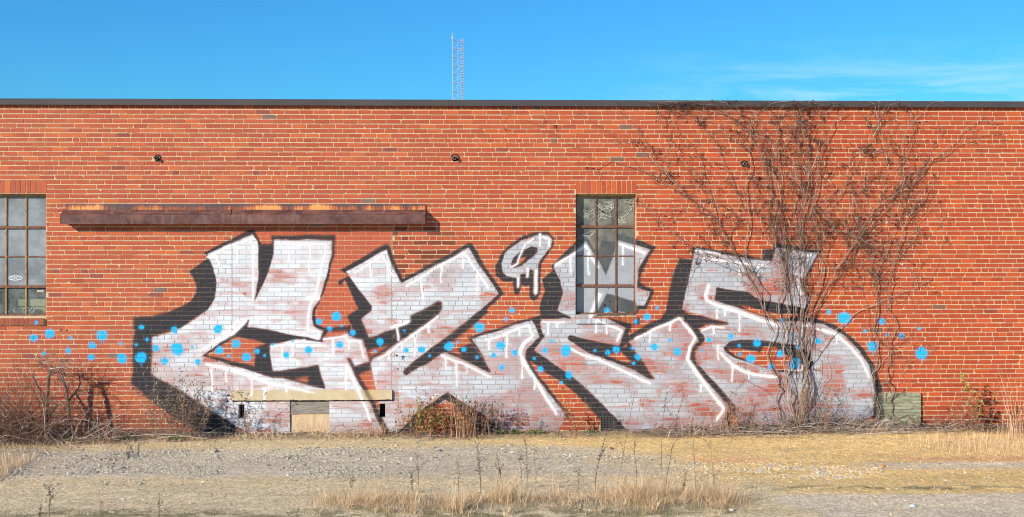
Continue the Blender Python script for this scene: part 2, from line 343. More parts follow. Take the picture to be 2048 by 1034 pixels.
# --- white highlights
for P, wd in [
    ([(418, 514), (461, 492), (500, 479), (506, 492), (507, 560), (507, 600)], 5), ([(431, 511), (441, 538)], 4),
    ([(556, 488), (652, 488), (651, 506), (631, 583), (620, 611), (616, 636), (616, 662)], 6), ([(613, 596), (636, 596)], 9),
    ([(605, 667), (621, 674), (636, 678), (638, 664), (621, 660)], 4), ([(490, 642), (462, 668), (405, 698)], 7), ([(476, 638), (459, 659), (430, 681)], 4),
    ([(413, 727), (463, 740), (536, 766), (600, 779), (628, 784.5)], [6, 9, 9, 4, 3]), ([(543, 693), (599, 683), (609, 681)], 3),
    ([(648, 679), (688, 672), (697, 682), (721, 683), (728, 715)], 4), ([(692, 731), (692, 777)], 5), ([(692, 732), (713, 773), (723, 796), (742, 841)], [6, 8, 6, 4]),
    ([(710, 545), (764, 511.5), (786, 553)], 4), ([(740, 528), (745, 565)], 4), ([(813, 571), (840, 556), (846, 599)], 4), ([(813, 571), (885, 528), (928, 505), (940, 520), (976, 576)], 5),
    ([(782, 654), (816, 643.5)], 6), ([(791, 651), (797, 680)], 4), ([(757, 719), (811, 681), (876, 633)], 4), ([(884, 710), (937, 732), (981, 754.5)], 5), ([(866, 795), (874, 790)], 6),
    ([(1000, 670), (1056, 649), (1064, 671), (1047, 688), (1040.5, 706), (1047, 724), (1068, 756), (1094, 800), (1113.6, 829)], [4, 5, 7, 7, 7, 8, 7, 7, 5]), ([(970, 680), (1015, 667)], 4),
    ([(1110, 530), (1152, 506), (1173, 492), (1196, 535)], 5), ([(1241, 488), (1289, 506.5)], 6), ([(1200, 591), (1181, 633)], [10, 7]), ([(1086, 643.5), (1128, 645.6)], 4),
    ([(1193, 640), (1244, 660), (1235, 680)], 5), ([(1138, 698), (1196, 720), (1240, 740), (1299, 766)], 5), ([(1272, 676), (1359, 636), (1390, 676), (1378, 695), (1375, 719), (1391, 745), (1425, 790), (1448, 818), (1432, 842)], [5, 5, 6, 6, 7, 7, 6, 8, 7]),
    ([(1405, 663), (1425, 654), (1447, 656)], 4), ([(1407, 517), (1462, 524), (1529, 532)], 5), ([(1417, 572), (1411, 592), (1414, 600), (1434, 611), (1493, 630), (1553, 651)], 8), ([(1390, 501), (1440, 508)], 3),
    ([(1566, 504), (1620, 510), (1608, 537), (1598, 561), (1602, 584), (1612, 594)], 6), ([(1441, 706), (1464, 730), (1485, 743), (1517, 751), (1553, 753)], 6),
    ([(1605, 672), (1605, 652), (1622, 652)], 6), ([(1630, 657), (1668, 668), (1697, 692), (1722, 719), (1739, 755)], [7, 7, 6, 6, 5]), ([(1575, 741), (1604, 741), (1606, 733)], 3),
    ([(1023, 533), (1034, 528), (1036, 519), (1042, 505), (1050, 488), (1066, 478)], 3), ([(1086, 474), (1100, 478), (1099, 490)], 5), ([(1071, 585), (1071, 540)], 5), ([(1036, 575), (1036, 555)], 3)]:
    stroke(WH, P, wd)
drips([(474, 498, 523), (576, 488, 525), (619, 488, 543), (423, 738, 783), (453, 738, 763), (503, 760, 790), (530, 778, 801), (536, 766, 781), (573.5, 768, 781), (565, 690, 731), (586, 685, 708), (666, 678, 710),
       (698, 680, 697), (757, 515, 526), (776, 528, 561), (883, 533, 563), (926, 510, 534), (954, 551, 590), (830, 676, 713), (856, 651, 663), (778, 704, 716), (805, 689, 697), (892, 714, 737), (913, 724, 771), (934, 735, 746), (1014, 667, 714),
       (1038, 659, 669), (1044, 719, 755), (1068.5, 756, 776), (978.5, 680, 700), (1141.6, 518, 545), (1178, 503, 549), (1247, 490, 531), (1097, 645, 667), (1115, 645, 655), (1192, 641, 664), (1214, 649, 665), (1300.5, 664, 682),
       (1340, 646, 659), (1401, 769, 783), (1427, 657, 667), (1434, 620, 636), (1450, 620, 630), (1480, 628, 662), (1480, 527, 547), (1515, 531, 551), (1436, 692, 718), (1464, 732, 762), (1497, 745, 757), (1672, 673, 687), (1080, 470, 490), (1054, 538, 552)], 4.6)
# --- wear and blue spots
DOTS = [(68, 676, 7), (100, 668, 9), (141.5, 676, 4), (204, 670, 10.5), (88, 708, 4), (137, 701.6, 6), (185.5, 690, 7), (241, 687, 3.5), (182, 714, 6.5), (244, 717, 10), (73.6, 645.5, 3.5), (282, 654, 5), (349, 660, 7), (436, 657, 9),
        (293.5, 679, 3.5), (273, 689, 3), (310.5, 696, 6.5), (354, 698, 12.5), (385.5, 694, 3), (282, 715.6, 11), (330, 723, 7), (396, 723, 6), (472, 688, 8), (438.5, 702, 8), (457.6, 713, 3), (493, 715, 8.5), (514, 702, 5), (529.5, 711, 2.5),
        (546, 689, 2.5), (573.5, 710, 6.5), (586, 683, 3), (616.7, 700, 7), (638, 643, 6), (673, 631.5, 9.5), (660, 656, 5), (683, 651, 2.5), (705.5, 666, 5.5), (679, 689.5, 7), (760, 682, 7), (751, 702, 3), (807.6, 661, 2.5), (814, 700, 5),
        (844, 700, 6.5), (809, 714, 3), (859, 711.6, 2.5), (958, 655, 10), (1012, 639, 3.5), (1024, 620.5, 5.5), (899, 691, 9), (916.6, 683, 2.5), (928, 697, 5), (954, 714, 3), (1002, 690, 9), (987.6, 710.6, 5), (1030.7, 706, 6), (1005, 735, 5.5),
        (1103, 683, 3), (1090, 700, 5), (1130.6, 701.5, 11), (1069.7, 717, 3), (1082, 739, 6), (1138, 750.6, 7), (1122, 766, 3.5), (1190.6, 700, 3), (1216, 703.6, 5.5), (1232, 698, 7), (1265, 696, 3.5), (1275, 713.5, 6), (1266, 728, 3),
        (1216, 623, 5.5), (1273, 642, 5.5), (1294.5, 634, 7.5), (1340, 680, 3.5), (1308.6, 693, 7), (1355, 703.6, 7.5), (1419, 679, 4.5), (1462, 673.5, 5.5), (1403, 700, 3), (1315, 616, 3.8), (1514, 685, 7), (1478, 691, 3.5), (1478, 708, 3.5),
        (1501, 717, 9), (1563.7, 639.6, 4), (1561, 707.5, 7), (1543, 732, 7), (1590, 727, 12), (1598, 694, 5), (1588.5, 672, 2.5), (1657, 624, 5), (1689, 636.6, 13), (1763, 642, 7), (1729, 662, 3.5), (1775, 669, 3), (1803.6, 671.5, 6),
        (1839, 657, 3.5), (1746, 691, 11), (1843, 706, 12), (1637, 682.6, 6)]
for x, y, r in DOTS:
    stroke(BL, [(x, y), (x + .01, y)], 2 * r * 1.0, soft=3.2)
    if rs.rand() < .45 and r > 4: stroke(BL, [(x + .1 * r, y), (x + .1 * r, y + r * 1.5)], 1.4)
def blur(A, s):
    k = int(3 * s) + 1; g = np.exp(-np.arange(-k, k + 1) ** 2 / (2 * s * s)); g /= g.sum()
    for ax in (0, 1):
        B = np.zeros_like(A)
        for i, q in enumerate(g): B += q * np.roll(A, i - k, ax)
        A = B
    return A
gx, gz = np.meshgrid(np.arange(MW) * MRES + MX0, np.arange(MH) * MRES + MZ0)
# a hand-held can wanders: shift the outlines by a few millimetres, and let the fat cap fog the edges
ix = np.clip(np.arange(MW)[None] + np.round((fbm(gx * 4, gz * 4, 3) - .5) * 7).astype(int), 0, MW - 1); iz = np.clip(np.arange(MH)[:, None] + np.round((fbm(gx * 4 + 30, gz * 4 + 7, 3) - .5) * 7).astype(int), 0, MH - 1)
S, K, WH, BL = (A[iz, ix] for A in (S, K, WH, BL))
grain = vnoise(gx * 160, gz * 160)
fog = sstep(.5, .8, fbm(gx * 1.3 + 3, gz * 1.3, 3)) * .8
K1 = blur(K, 1.3); K3 = blur(K, 4.0); K = np.clip(K1 * (1 - fog) + K3 * fog * 1.0 + (K3 * .0), 0, 1); K = np.clip(K + .35 * fog * K3 * (1 - K) * (grain > .4), 0, 1)
S1 = blur(S, 1.3); S4 = blur(S, 6.0); S = np.clip(np.maximum(S1, .55 * S4 * fog * (.5 + grain * .6)), 0, 1)
WH = blur(WH, .8); WH = np.clip(np.maximum(WH, blur(WH, 3.0) * (.4 + .5 * grain)), 0, 1); BL = np.clip(np.maximum(blur(BL, .7), .9 * blur(BL, 3.0) * grain), 0, 1)
wear = sstep(.46, .66, fbm(gx * 2.6, gz * 3.6 + gx * .5)) * .54 + .42 * sstep(.52, .70, fbm(gx * 2.2 + 40, gz * 15 + 9, 4)) + .05
topclean = sstep(2.2, 2.75, gz)
wear = np.clip(wear * (1 - .5 * topclean) * (1 + .45 * sstep(-1, 4, gx)) + .9 * sstep(.34, .08, gz) * sstep(.33, .55, fbm(gx * 2, gz * 4 + 3)) + .5 * sstep(.8, .3, gz) * sstep(3.0, 3.6, gx) * sstep(5.4, 4.6, gx), 0, .93)
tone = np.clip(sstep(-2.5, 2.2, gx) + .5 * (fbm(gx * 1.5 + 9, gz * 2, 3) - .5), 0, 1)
def image(name, R_, G_, B_):
    im = bpy.data.images.new(name, MW, MH, alpha=False, float_buffer=False); im.colorspace_settings.name = 'Non-Color'
    a = np.ones((MH, MW, 4), np.float32); a[..., 0] = R_; a[..., 1] = G_; a[..., 2] = B_
    im.pixels.foreach_set(np.clip(a, 0, 1).ravel()); im.update(); im.pack(); return im
IM1 = image('mural_masks', S, K, WH); IM2 = image('mural_wear', BL, wear, tone)

def add_paint(nt, base, kind='brick'):
    g = node(nt, 'ShaderNodeNewGeometry'); sp = node(nt, 'ShaderNodeSeparateXYZ'); nt.links.new(g.outputs['Position'], sp.inputs[0])
    cb = node(nt, 'ShaderNodeCombineXYZ')
    nt.links.new(rng(nt, sp.outputs[0], MX0, MX0 + MW * MRES), cb.inputs[0]); nt.links.new(rng(nt, sp.outputs[2], MZ0, MZ0 + MH * MRES), cb.inputs[1])
    # the map range clamps; the image's border rows are unpainted
    t1 = node(nt, 'ShaderNodeTexImage', image=IM1, extension='EXTEND'); t2 = node(nt, 'ShaderNodeTexImage', image=IM2, extension='EXTEND')
    nt.links.new(cb.outputs[0], t1.inputs[0]); nt.links.new(cb.outputs[0], t2.inputs[0])
    a = node(nt, 'ShaderNodeSeparateColor'); b = node(nt, 'ShaderNodeSeparateColor')
    nt.links.new(t1.outputs[0], a.inputs[0]); nt.links.new(t2.outputs[0], b.inputs[0])
    at = node(nt, 'ShaderNodeAttribute', attribute_name='rnd').outputs['Fac']
    nz = noise(nt, 60, 3)
    full = {'brick': (.97, 1.0, .99, .98), 'mortar': (.42, .84, .85, .6), 'concrete': (.12, .72, .95, .95), 'glass': (.72, .85, .95, .95)}[kind]
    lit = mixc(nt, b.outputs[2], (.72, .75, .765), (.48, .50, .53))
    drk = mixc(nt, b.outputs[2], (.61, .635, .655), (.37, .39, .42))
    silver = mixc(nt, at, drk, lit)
    cov = math_(nt, 'SUBTRACT', 1.06, math_(nt, 'MULTIPLY', b.outputs[1], math_(nt, 'ADD', .52, math_(nt, 'MULTIPLY', at, .55))), True) if kind == 'brick' else None
    fs = math_(nt, 'MULTIPLY', a.outputs[0], full[0]); fs = math_(nt, 'MULTIPLY', fs, cov) if cov else fs
    if kind == 'mortar': base = mixc(nt, math_(nt, 'MULTIPLY', a.outputs[0], .8), base, (.36, .30, .25))     # joints under silver: tan tone with their shadow put into the colour
    nw = rng(nt, noise(nt, 28, 6, .75), .34, .62, 1.12, .74)
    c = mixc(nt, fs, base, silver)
    ns = rng(nt, nz, .3, .8, 1.06, .93)
    c = mixc(nt, math_(nt, 'MULTIPLY', math_(nt, 'MULTIPLY', a.outputs[1], full[1]), ns, True), c, (.032, .031, .036) if kind != 'glass' else (.07, .07, .075))
    c = mixc(nt, math_(nt, 'MULTIPLY', math_(nt, 'MULTIPLY', a.outputs[2], full[2]), nw, True), c, (.92, .92, .92))
    c = mixc(nt, math_(nt, 'MULTIPLY', math_(nt, 'MULTIPLY', b.outputs[0], full[3]), rng(nt, nw, .7, 1.1, .93, 1.1), True), c, (.006, .44, .84))
    tot = math_(nt, 'ADD', math_(nt, 'ADD', fs, a.outputs[1]), math_(nt, 'ADD', a.outputs[2], b.outputs[0]), True)
    return c, tot

def brick_material():
    m, nt, b = nmat('painted_brick')
    a = node(nt, 'ShaderNodeAttribute', attribute_name='col').outputs['Color']
    g = noise(nt, 55, 5, .65); k = rng(nt, g, .25, .75, .86, 1.13)
    st = noise(nt, 1, 4, .6, stretch=(14, 14, 1.3))
    cc = node(nt, 'ShaderNodeCombineColor'); [nt.links.new(k, cc.inputs[i]) for i in range(3)]
    c = mixc(nt, 1, a, cc.outputs[0], 'MULTIPLY')
    big = noise(nt, .55, 5, .6)
    c = mixc(nt, rng(nt, big, .5, .78, 0, .2), c, (.40, .16, .10))          # pale bloom
    c = mixc(nt, rng(nt, st, .6, .85, 0, .3), c, (.17, .06, .04))            # rain streaks
    sp = noise(nt, 210, 2); c = mixc(nt, rng(nt, sp, .66, .76, 0, .55), c, (.10, .05, .04))
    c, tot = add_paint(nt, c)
    nt.links.new(c, b.inputs['Base Color']); b.inputs['Roughness'].default_value = .82; b.inputs['Specular IOR Level'].default_value = .25
    bump(nt, b, noise(nt, 120, 4, .7), .3, .003)
    return m
def mortar_material():
    m, nt, b = nmat('lime_mortar')
    g = noise(nt, 30, 5, .6); c = mixc(nt, rng(nt, g, .3, .7), (.53, .385, .225), (.67, .51, .32))
    d = noise(nt, 2.3, 4); c = mixc(nt, rng(nt, d, .55, .8, 0, .4), c, (.50, .36, .25))
    c, tot = add_paint(nt, c, 'mortar')
    nt.links.new(c, b.inputs['Base Color']); b.inputs['Roughness'].default_value = .95; b.inputs['Specular IOR Level'].default_value = .1
    bump(nt, b, noise(nt, 90, 4, .7), .6, .005)
    return m
M_BRICK = brick_material(); M_MORTAR = mortar_material()
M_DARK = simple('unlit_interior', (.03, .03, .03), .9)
M_COPING = simple('dark_bronze_metal', (.072, .057, .055), .6, .16, 2, spec=.3)
M_RUSTBAR = simple('rusty_steel_bars', (.20, .085, .05), .75, .5, 25, bmp=.3)
M_WOODCUT = simple('bark_brown', (.17, .12, .085), .9, .4, 30, vcol=True, bmp=.4)
M_TWIG = simple('dry_twig', (1, 1, 1), .85, .25, 40, vcol=True)
M_LEAF = simple('leaf', (1, 1, 1), .7, .2, 30, vcol=True)
M_STONE = simple('gravel_stone', (1, 1, 1), .9, .22, 60, vcol=True, bmp=.3)
M_PIPE = simple('weathered_steel_pipe', (.22, .19, .16), .6, .4, 60, metal=.4)

# ------------------------------------------------------------------ courses
PITCH, HC = .2068, .0677
ZC0 = 4.765                                  # centre of the top (header) course
def ztop(n): return ZC0 - (n - .5) * HC      # upper edge of course n
XL, XR = -11.0, 12.0
w1 = (WX(92) - .868, WX(92)); w2 = (WX(1151.5), WX(1272))
inf = (WX(464), WX(784)); hatch = (WX(580), WX(658.5))
slots = [(WX(477), WX(488.5)), (WX(758.8), WX(770.5))]
grille = (WX(1201), WX(1226.5))
stubs = [(314, 316), (910, 315), (1489, 327)]
# exclusions (x0, x1, first course, last course)
EXC = [(w1[0], w1[1], 16, 46), (w2[0], w2[1], 16, 46), (inf[0], inf[1], 27, 62), (hatch[0], hatch[1], 63, 71)]
EXC += [(a, b, 64, 66) for a, b in slots] + [(grille[0], grille[1], 67, 70)]
OPEN = [(w1[0], w1[1], 19, 44), (w2[0], w2[1], 19, 44), (hatch[0], hatch[1], 63, 71)] + [(a, b, 64, 66) for a, b in slots] + [(grille[0], grille[1], 67, 70)]
for sx, sy in stubs:
    p = WP(sx, sy); n = int(round((ZC0 - p[2]) / HC)); EXC.append((p[0] - .035, p[0] + .035, n, n)); OPEN.append((p[0] - .032, p[0] + .032, n, n))

building = thing('brick_building', (0, 0, 0), 'long one storey red brick building with a graffiti mural painted along its wall', 'building')
# the wall core carries the mortar, with the openings cut through
xs = sorted({XL, XR, *[e[0] for e in OPEN], *[e[1] for e in OPEN]}); zs = sorted({-.6, 4.80, *[ztop(e[2]) for e in OPEN], *[ztop(e[3] + 1) for e in OPEN]})
def is_open(x, z): return any(a < x < b and ztop(d + 1) < z < ztop(c) for a, b, c, d in OPEN)
wm = MB(); YF, YB = .0042, .30
for i in range(len(xs) - 1):
    for j in range(len(zs) - 1):
        x0, x1, z0, z1 = xs[i], xs[i + 1], zs[j], zs[j + 1]; xm, zm = (x0 + x1) / 2, (z0 + z1) / 2
        if is_open(xm, zm): continue
        wm.add([(x0, YF, z0), (x1, YF, z0), (x1, YF, z1), (x0, YF, z1)], [(0, 1, 2, 3)])
        wm.add([(x0, YB, z0), (x1, YB, z0), (x1, YB, z1), (x0, YB, z1)], [(3, 2, 1, 0)])
        for (cx, cz, q) in ((x0 - 1e-4, zm, [(x0, YF, z0), (x0, YB, z0), (x0, YB, z1), (x0, YF, z1)]), (x1 + 1e-4, zm, [(x1, YF, z1), (x1, YB, z1), (x1, YB, z0), (x1, YF, z0)]),
                            (xm, z0 - 1e-4, [(x0, YF, z0), (x1, YF, z0), (x1, YB, z0), (x0, YB, z0)]), (xm, z1 + 1e-4, [(x0, YF, z1), (x0, YB, z1), (x1, YB, z1), (x1, YF, z1)])):
            if cx < XL or cx > XR or cz < -.6 or cz > 4.8 or is_open(cx, cz): wm.add(q, [(0, 1, 2, 3)])
wall = wm.out('wall', M_MORTAR, building)

def brick_geo(x0, x1, z0, z1, rough=1.0, y0=0.0, depth=.03):
    """one worn brick face with uneven, chipped corners, a worn arris and returns to the joint"""
    c = np.minimum(rs.uniform(.001, .005, 4) + (rs.rand(4) < .16) * rs.uniform(.004, .013, 4), min(x1 - x0, z1 - z0) * .3) * rough + .0008
    j = rs.normal(0, .0009 * rough, (8, 2))
    P = np.array([(x0 + c[0], z0), (x1 - c[1], z0), (x1, z0 + c[1]), (x1, z1 - c[2]), (x1 - c[2], z1), (x0 + c[3], z1), (x0, z1 - c[3]), (x0, z0 + c[0])]) + j
    ctr = P.mean(0); y = y0 + float(np.clip(rs.normal(0, .0008 * rough), -.0018, .0014)); tz, tx = rs.normal(0, .006, 2) * rough
    e = .0014 + .0008 * rs.rand(); inn = P + (ctr - P) / np.maximum(np.linalg.norm(ctr - P, axis=1)[:, None], 1e-6) * e
    fy = y + (inn[:, 0] - ctr[0]) * tx * .3 + (inn[:, 1] - ctr[1]) * tz
    V = np.vstack([np.c_[inn[:, 0], fy, inn[:, 1]], np.c_[P[:, 0], np.full(8, y + .0014), P[:, 1]], np.c_[P[:, 0], np.full(8, y0 + depth), P[:, 1]]])
    k = np.arange(8); k2 = (k + 1) % 8
    Q = np.vstack([np.stack([k + 8, k2 + 8, k2, k], -1), np.stack([k + 16, k2 + 16, k2 + 8, k + 8], -1)])
    return V, Q, np.arange(8)[None]

def brick_color(x, z, course, infill=False):
    if infill:
        c = np.array((.47, .098, .046)) * rs.uniform(.93, 1.07); return c
    t = rs.rand()
    if t < .62: c = np.array((.47, .092, .035))
    elif t < .82: c = np.array((.44, .082, .035))
    elif t < .988: c = np.array((.55, .115, .036))
    elif t < .997: c = np.array((.30, .07, .045))
    else: c = np.array((.22, .12, .085))
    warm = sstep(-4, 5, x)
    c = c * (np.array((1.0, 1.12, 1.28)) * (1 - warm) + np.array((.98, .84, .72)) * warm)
    c = c * .94 * rs.uniform(.92, 1.08, 1) * rs.uniform(.96, 1.04, 3)
    px, py = to_px(x, 0, z)
    if 784 < px < 905 and 455 < py < 560 and rs.rand() < .55: c = c * np.array((.5, .55, .65))   # scorched patch by the old opening
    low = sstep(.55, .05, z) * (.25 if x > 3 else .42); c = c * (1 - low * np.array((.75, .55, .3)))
    return c

BR = []                                      # (x0, x1, z0, z1, colour, rough, whole)
JX, JZ = .0085, .0132
def subtract(x0, x1, n, exc):
    segs = [(x0, x1)]
    for a, b, c, d in exc:
        if not (c <= n <= d): continue
        out = []
        for s, e in segs:
            if e <= a or s >= b: out.append((s, e))
            else:
                if s < a: out.append((s, a))
                if e > b: out.append((b, e))
        segs = out
    return segs
for n in range(0, 73):
    hd = n % 7 == 0; p = PITCH / 2 if hd else PITCH
    zt = ztop(n) - JZ / 2; zb = ztop(n + 1) + JZ / 2
    x = XL - (n % 2) * PITCH / 2 - rs.uniform(0, .02) - (.05 if hd else 0); drift = 0
    while x < XR:
        e = x + p + (rs.normal(0, .0035)); e0 = e
        for s, q in subtract(max(x, XL), min(e, XR), n, EXC):
            if q - s > .035:
                dz = rs.normal(0, .0009, 2)
                rg = 1.0 if hd or rs.rand() < .8 else 1.7
                xm = (s + q) / 2; jj = JX / 2
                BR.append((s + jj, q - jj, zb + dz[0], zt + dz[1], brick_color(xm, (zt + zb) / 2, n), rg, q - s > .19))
        x = e0
        if rs.rand() < .12: x += rs.uniform(-.004, .006)
# the bricked-up opening: sharper, evenly laid bricks with thin joints; reused bricks below the concrete lintel
for n in range(27, 61):
    x = inf[0] + .004 - (n % 2) * .1
    while x < inf[1]:
        for s, q in [(max(x, inf[0] + .004), min(x + .2015, inf[1] - .004))]:
            if q - s > .03: BR.append((s + .0035, q - .0035, ztop(n + 1) + .0042, ztop(n) - .0042, brick_color(0, 0, n, True), .25, False))
        x += .2015
# pick the 300 whole bricks that stand nearest the camera
order = sorted([i for i, b in enumerate(BR) if b[6] and b[0] > -6.95 and b[2] > .1 and b[3] < 4.75], key=lambda i: BR[i][0] * math.sin(YAW))[:300]
pick = set(order)
V_, Q_, N_, C_, R_ = [], [], [], [], []; nv = 0
for i, (x0, x1, z0, z1, c, rg, whole) in enumerate(BR):
    V, Q, O = brick_geo(x0, x1, z0, z1, rg); r = rs.rand()
    if i in pick:
        ctr = ((x0 + x1) / 2, .014, (z0 + z1) / 2)
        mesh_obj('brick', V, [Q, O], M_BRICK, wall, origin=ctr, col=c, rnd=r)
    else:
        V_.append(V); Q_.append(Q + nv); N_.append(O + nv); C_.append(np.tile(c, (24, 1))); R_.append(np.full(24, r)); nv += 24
mesh_obj('brickwork', np.vstack(V_), [np.vstack(Q_), np.vstack(N_)], M_BRICK, wall, col=np.vstack(C_), rnd=np.concatenate(R_), kind='stuff')

# soldier lintels and rowlock sills, one brick each
for (a, b) in (w1, w2):
    k = 12; st = (b - a + .012) / k
    for i in range(k):
        x0 = a - .004 + i * st; c = brick_color((x0), 3, 0) * (1.05, 1.1, 1.1)
        V, Q, O = brick_geo(x0 + .005, x0 + st - .005, ztop(19) + .008, ztop(16) - .006, .8, y0=-.001)
        mesh_obj('lintel_brick', V, [Q, O], M_BRICK, wall, origin=(x0 + st / 2, .01, ztop(17.5)), col=c, rnd=rs.rand())
    k = 12; a2 = a + .0; b2 = b + (.02 if a > 0 else -.02); st = (b2 - a2) / k
    for i in range(k):
        x0 = a2 + i * st; c = brick_color(x0, 2, 0) * (.75, .95, 1.1)
        V, Q, O = brick_geo(x0 + .004, x0 + st - .004, ztop(47) + .008, ztop(45) - .034, .9, y0=-.028, depth=.15)
        V[:, 2] += np.where(V[:, 1] > .05, .015, 0)
        mesh_obj('sill_brick', V, [Q, O], M_BRICK, wall, origin=(x0 + st / 2, -.01, ztop(46)), col=c, rnd=rs.rand())
    mb = MB().box(a2 + .002, b2 - .002, -.022, .14, ztop(47) + .004, ztop(45) - .037)
    mb.out('sill_mortar', M_MORTAR, wall)
# header joints at the edge of the bricked-up opening
for q in inf: MB().box(q - .0045, q + .0045, .001, .03, ztop(61), ztop(27)).out('joint_strip', M_MORTAR, wall)

# ------------------------------------------------------------------ roof, returns, floor
M_ROOF = simple('flat_roof_felt', (.12, .12, .12), .9)
mb = MB().box(XL, XR, .30, 14, 4.62, 4.74); mb.out('roof', M_ROOF, building)
mb = MB().box(XL, XL + .25, .302, 14, -.5, 4.62).box(XR - .25, XR, .302, 14, -.5, 4.62).box(XL + .25, XR - .25, 13.7, 14, -.5, 4.62)
mb.out('rear_wall', simple('plain_brick_render', (.34, .12, .07), .9, .3, 6), building)
MB().box(XL + .25, XR - .25, .302, 13.7, -.3, -.05).out('floor_slab', simple('slab', (.2, .2, .19), .9), building)
# coping: folded metal lengths with lapped joints
joints = [XL - .02] + [WX(352) + 2.89 * k for k in range(-2, 5)] + [XR + .02]
joints = sorted(joints)
for a, b in zip(joints[:-1], joints[1:]):
    if b - a < .1: continue
    lap = .0025 * (len(bpy.data.objects) % 2)
    P = [(a + .001, .34), (a + .001, -.045 - lap), (a + .001, -.050 - lap), (a + .001, -.050 - lap), (a + .001, -.058 - lap), (a + .001, -.046), (a + .001, -.046), (a + .001, .34)]
    Z = [4.874, 4.880, 4.876, 4.797, 4.789, 4.786, 4.86, 4.86]
    V = [(x, q[1], z) for x in (a + .001, b - .001) for q, z in zip(P, Z)]
    F = [(i, (i + 1) % 8, 8 + (i + 1) % 8, 8 + i) for i in range(8)]
    mb = MB().add(V, F); mb.add(V, [(7, 6, 5, 4, 3, 2, 1, 0), (8, 9, 10, 11, 12, 13, 14, 15)])
    mb.out('coping', M_COPING, building)

# ------------------------------------------------------------------ rusty hood over the bricked-up opening
def rust_material():
    m, nt, b = nmat('rusted_sheet_metal')
    g1 = noise(nt, 1, 6, .62, stretch=(4, 9, 5)); g2 = noise(nt, 22, 5, .6); g3 = noise(nt, 1, 3, .6, stretch=(12, 5, 3.))
    c = mixc(nt, rng(nt, g1, .35, .68), (.075, .030, .024), (.20, .095, .075))
    c = mixc(nt, rng(nt, g2, .5, .75, 0, .6), c, (.20, .055, .022))
    c = mixc(nt, rng(nt, g3, .55, .8, 0, .5), c, (.26, .20, .17))
    nt.links.new(c, b.inputs['Base Color']); b.inputs['Roughness'].default_value = .6; b.inputs['Specular IOR Level'].default_value = .35
    bump(nt, b, g2, .3, .006); return m
def flash_material():
    m, nt, b = nmat('orange_rust_flashing')
    g1 = noise(nt, 1, 3, .5, stretch=(2.6, 1, .4)); g2 = noise(nt, 1, 5, .7, stretch=(38, 8, 6))
    s = math_(nt, 'ADD', math_(nt, 'MULTIPLY', g1, .72), math_(nt, 'MULTIPLY', g2, .42))
    at = node(nt, 'ShaderNodeAttribute', attribute_name='rnd').outputs['Fac']
    s = math_(nt, 'SUBTRACT', s, math_(nt, 'MULTIPLY', at, .20))
    c = mixc(nt, rng(nt, s, .46, .53), (.085, .048, .045), (.36, .085, .022))
    c = mixc(nt, rng(nt, s, .535, .62), c, (.80, .32, .09))
    nt.links.new(c, b.inputs['Base Color']); b.inputs['Roughness'].default_value = .7; return m
hx0, hx1, hj = WX(127), WX(851), WX(464)
zA, zB, zC, zD = WP(500, 408)[2], WP(500, 419.5)[2], WP(500, 430, -.13)[2], WP(500, 448, -.13)[2]
hood = bpy.data.objects.new('metal_hood', None); COL.objects.link(hood); hood.parent = building; hood.location = (hx0, 0, zC)
hood['label'] = 'rusted sheet metal hood running over the bricked-up opening'
M_RUST = rust_material(); M_FLASH = flash_material()
for a, b, k in ((hx0, hj - .004, 0), (hj + .002, hx1, 1)):
    n = 60; X = np.linspace(a + .03 * (k == 0), b, n); wv = .002 * np.sin(X * 9) + rs.normal(0, .0006, n)
    prof = [(-.004, zA), (-.012, zA + .002), (-.018, (zA + zB) / 2), (-.022, zB)]
    V = np.array([(x, y + q, z) for x, q in zip(X, wv) for y, z in prof]); i = np.arange(n - 1)[:, None] * 4; j = np.arange(3)[None]
    F = np.stack([i + j + 1, i + j, i + 4 + j, i + 5 + j], -1).reshape(-1, 4)
    rr = np.tile(np.array((.9, .75, .15, 0)), n)
    mesh_obj('flashing', V, F, M_FLASH, hood, rnd=rr)
    X = np.linspace(a, b, n); wv = .012 * (fbm(X * 1.9, X * 0 + k * 7, 4) - .5) + rs.normal(0, .0007, n)
    prof = [(-.002, zB - .001), (-.024, zB + .001), (-.128, zC + .012), (-.158, zC), (-.161, zC - .008), (-.160, zD + .004), (-.163, zD - .001), (-.156, zD - .002), (-.154, zD + .005), (-.152, zC - .012), (-.02, zB - .012)]
    m_ = len(prof); V = np.array([(x, y + (q if 1 < p < 9 else 0), z + (q * .6 if p > 3 else 0)) for x, q in zip(X, wv) for p, (y, z) in enumerate(prof)])
    i = np.arange(n - 1)[:, None] * m_; j = np.arange(m_ - 1)[None]
    F = np.stack([i + j + 1, i + j, i + m_ + j, i + m_ + 1 + j], -1).reshape(-1, 4)
    mesh_obj('hood_sheet', V, F, M_RUST, hood)
for x in (hx0 - .001, hx1 - .002):                                   # end plates
    pr = [(0, zB), (-.158, zC), (-.161, zC - .01), (-.160, zD), (-.02, zD + .045), (0, zD + .05)]
    V = [(x + d, y, z) for d in (0, .003) for y, z in pr]; F6 = [(0, 1, 2, 3, 4, 5), (11, 10, 9, 8, 7, 6)]
    MB().add(V, F6).add(V, [(i, 6 + i, 6 + (i + 1) % 6, (i + 1) % 6) for i in range(6)]).out('end_plate', M_RUST, hood)
mb = MB().add(*tube(np.c_[np.full(7, hj) + rs.normal(0, .003, 7), np.linspace(-.03, -.163, 7), np.linspace(zB + .004, zC + .002, 7)], .004, 5)).add(*tube(np.c_[np.full(5, hj) + rs.normal(0, .003, 5), np.full(5, -.15), np.linspace(zC, zD, 5)], .004, 5))
mb.out('seam', M_RUST, hood)

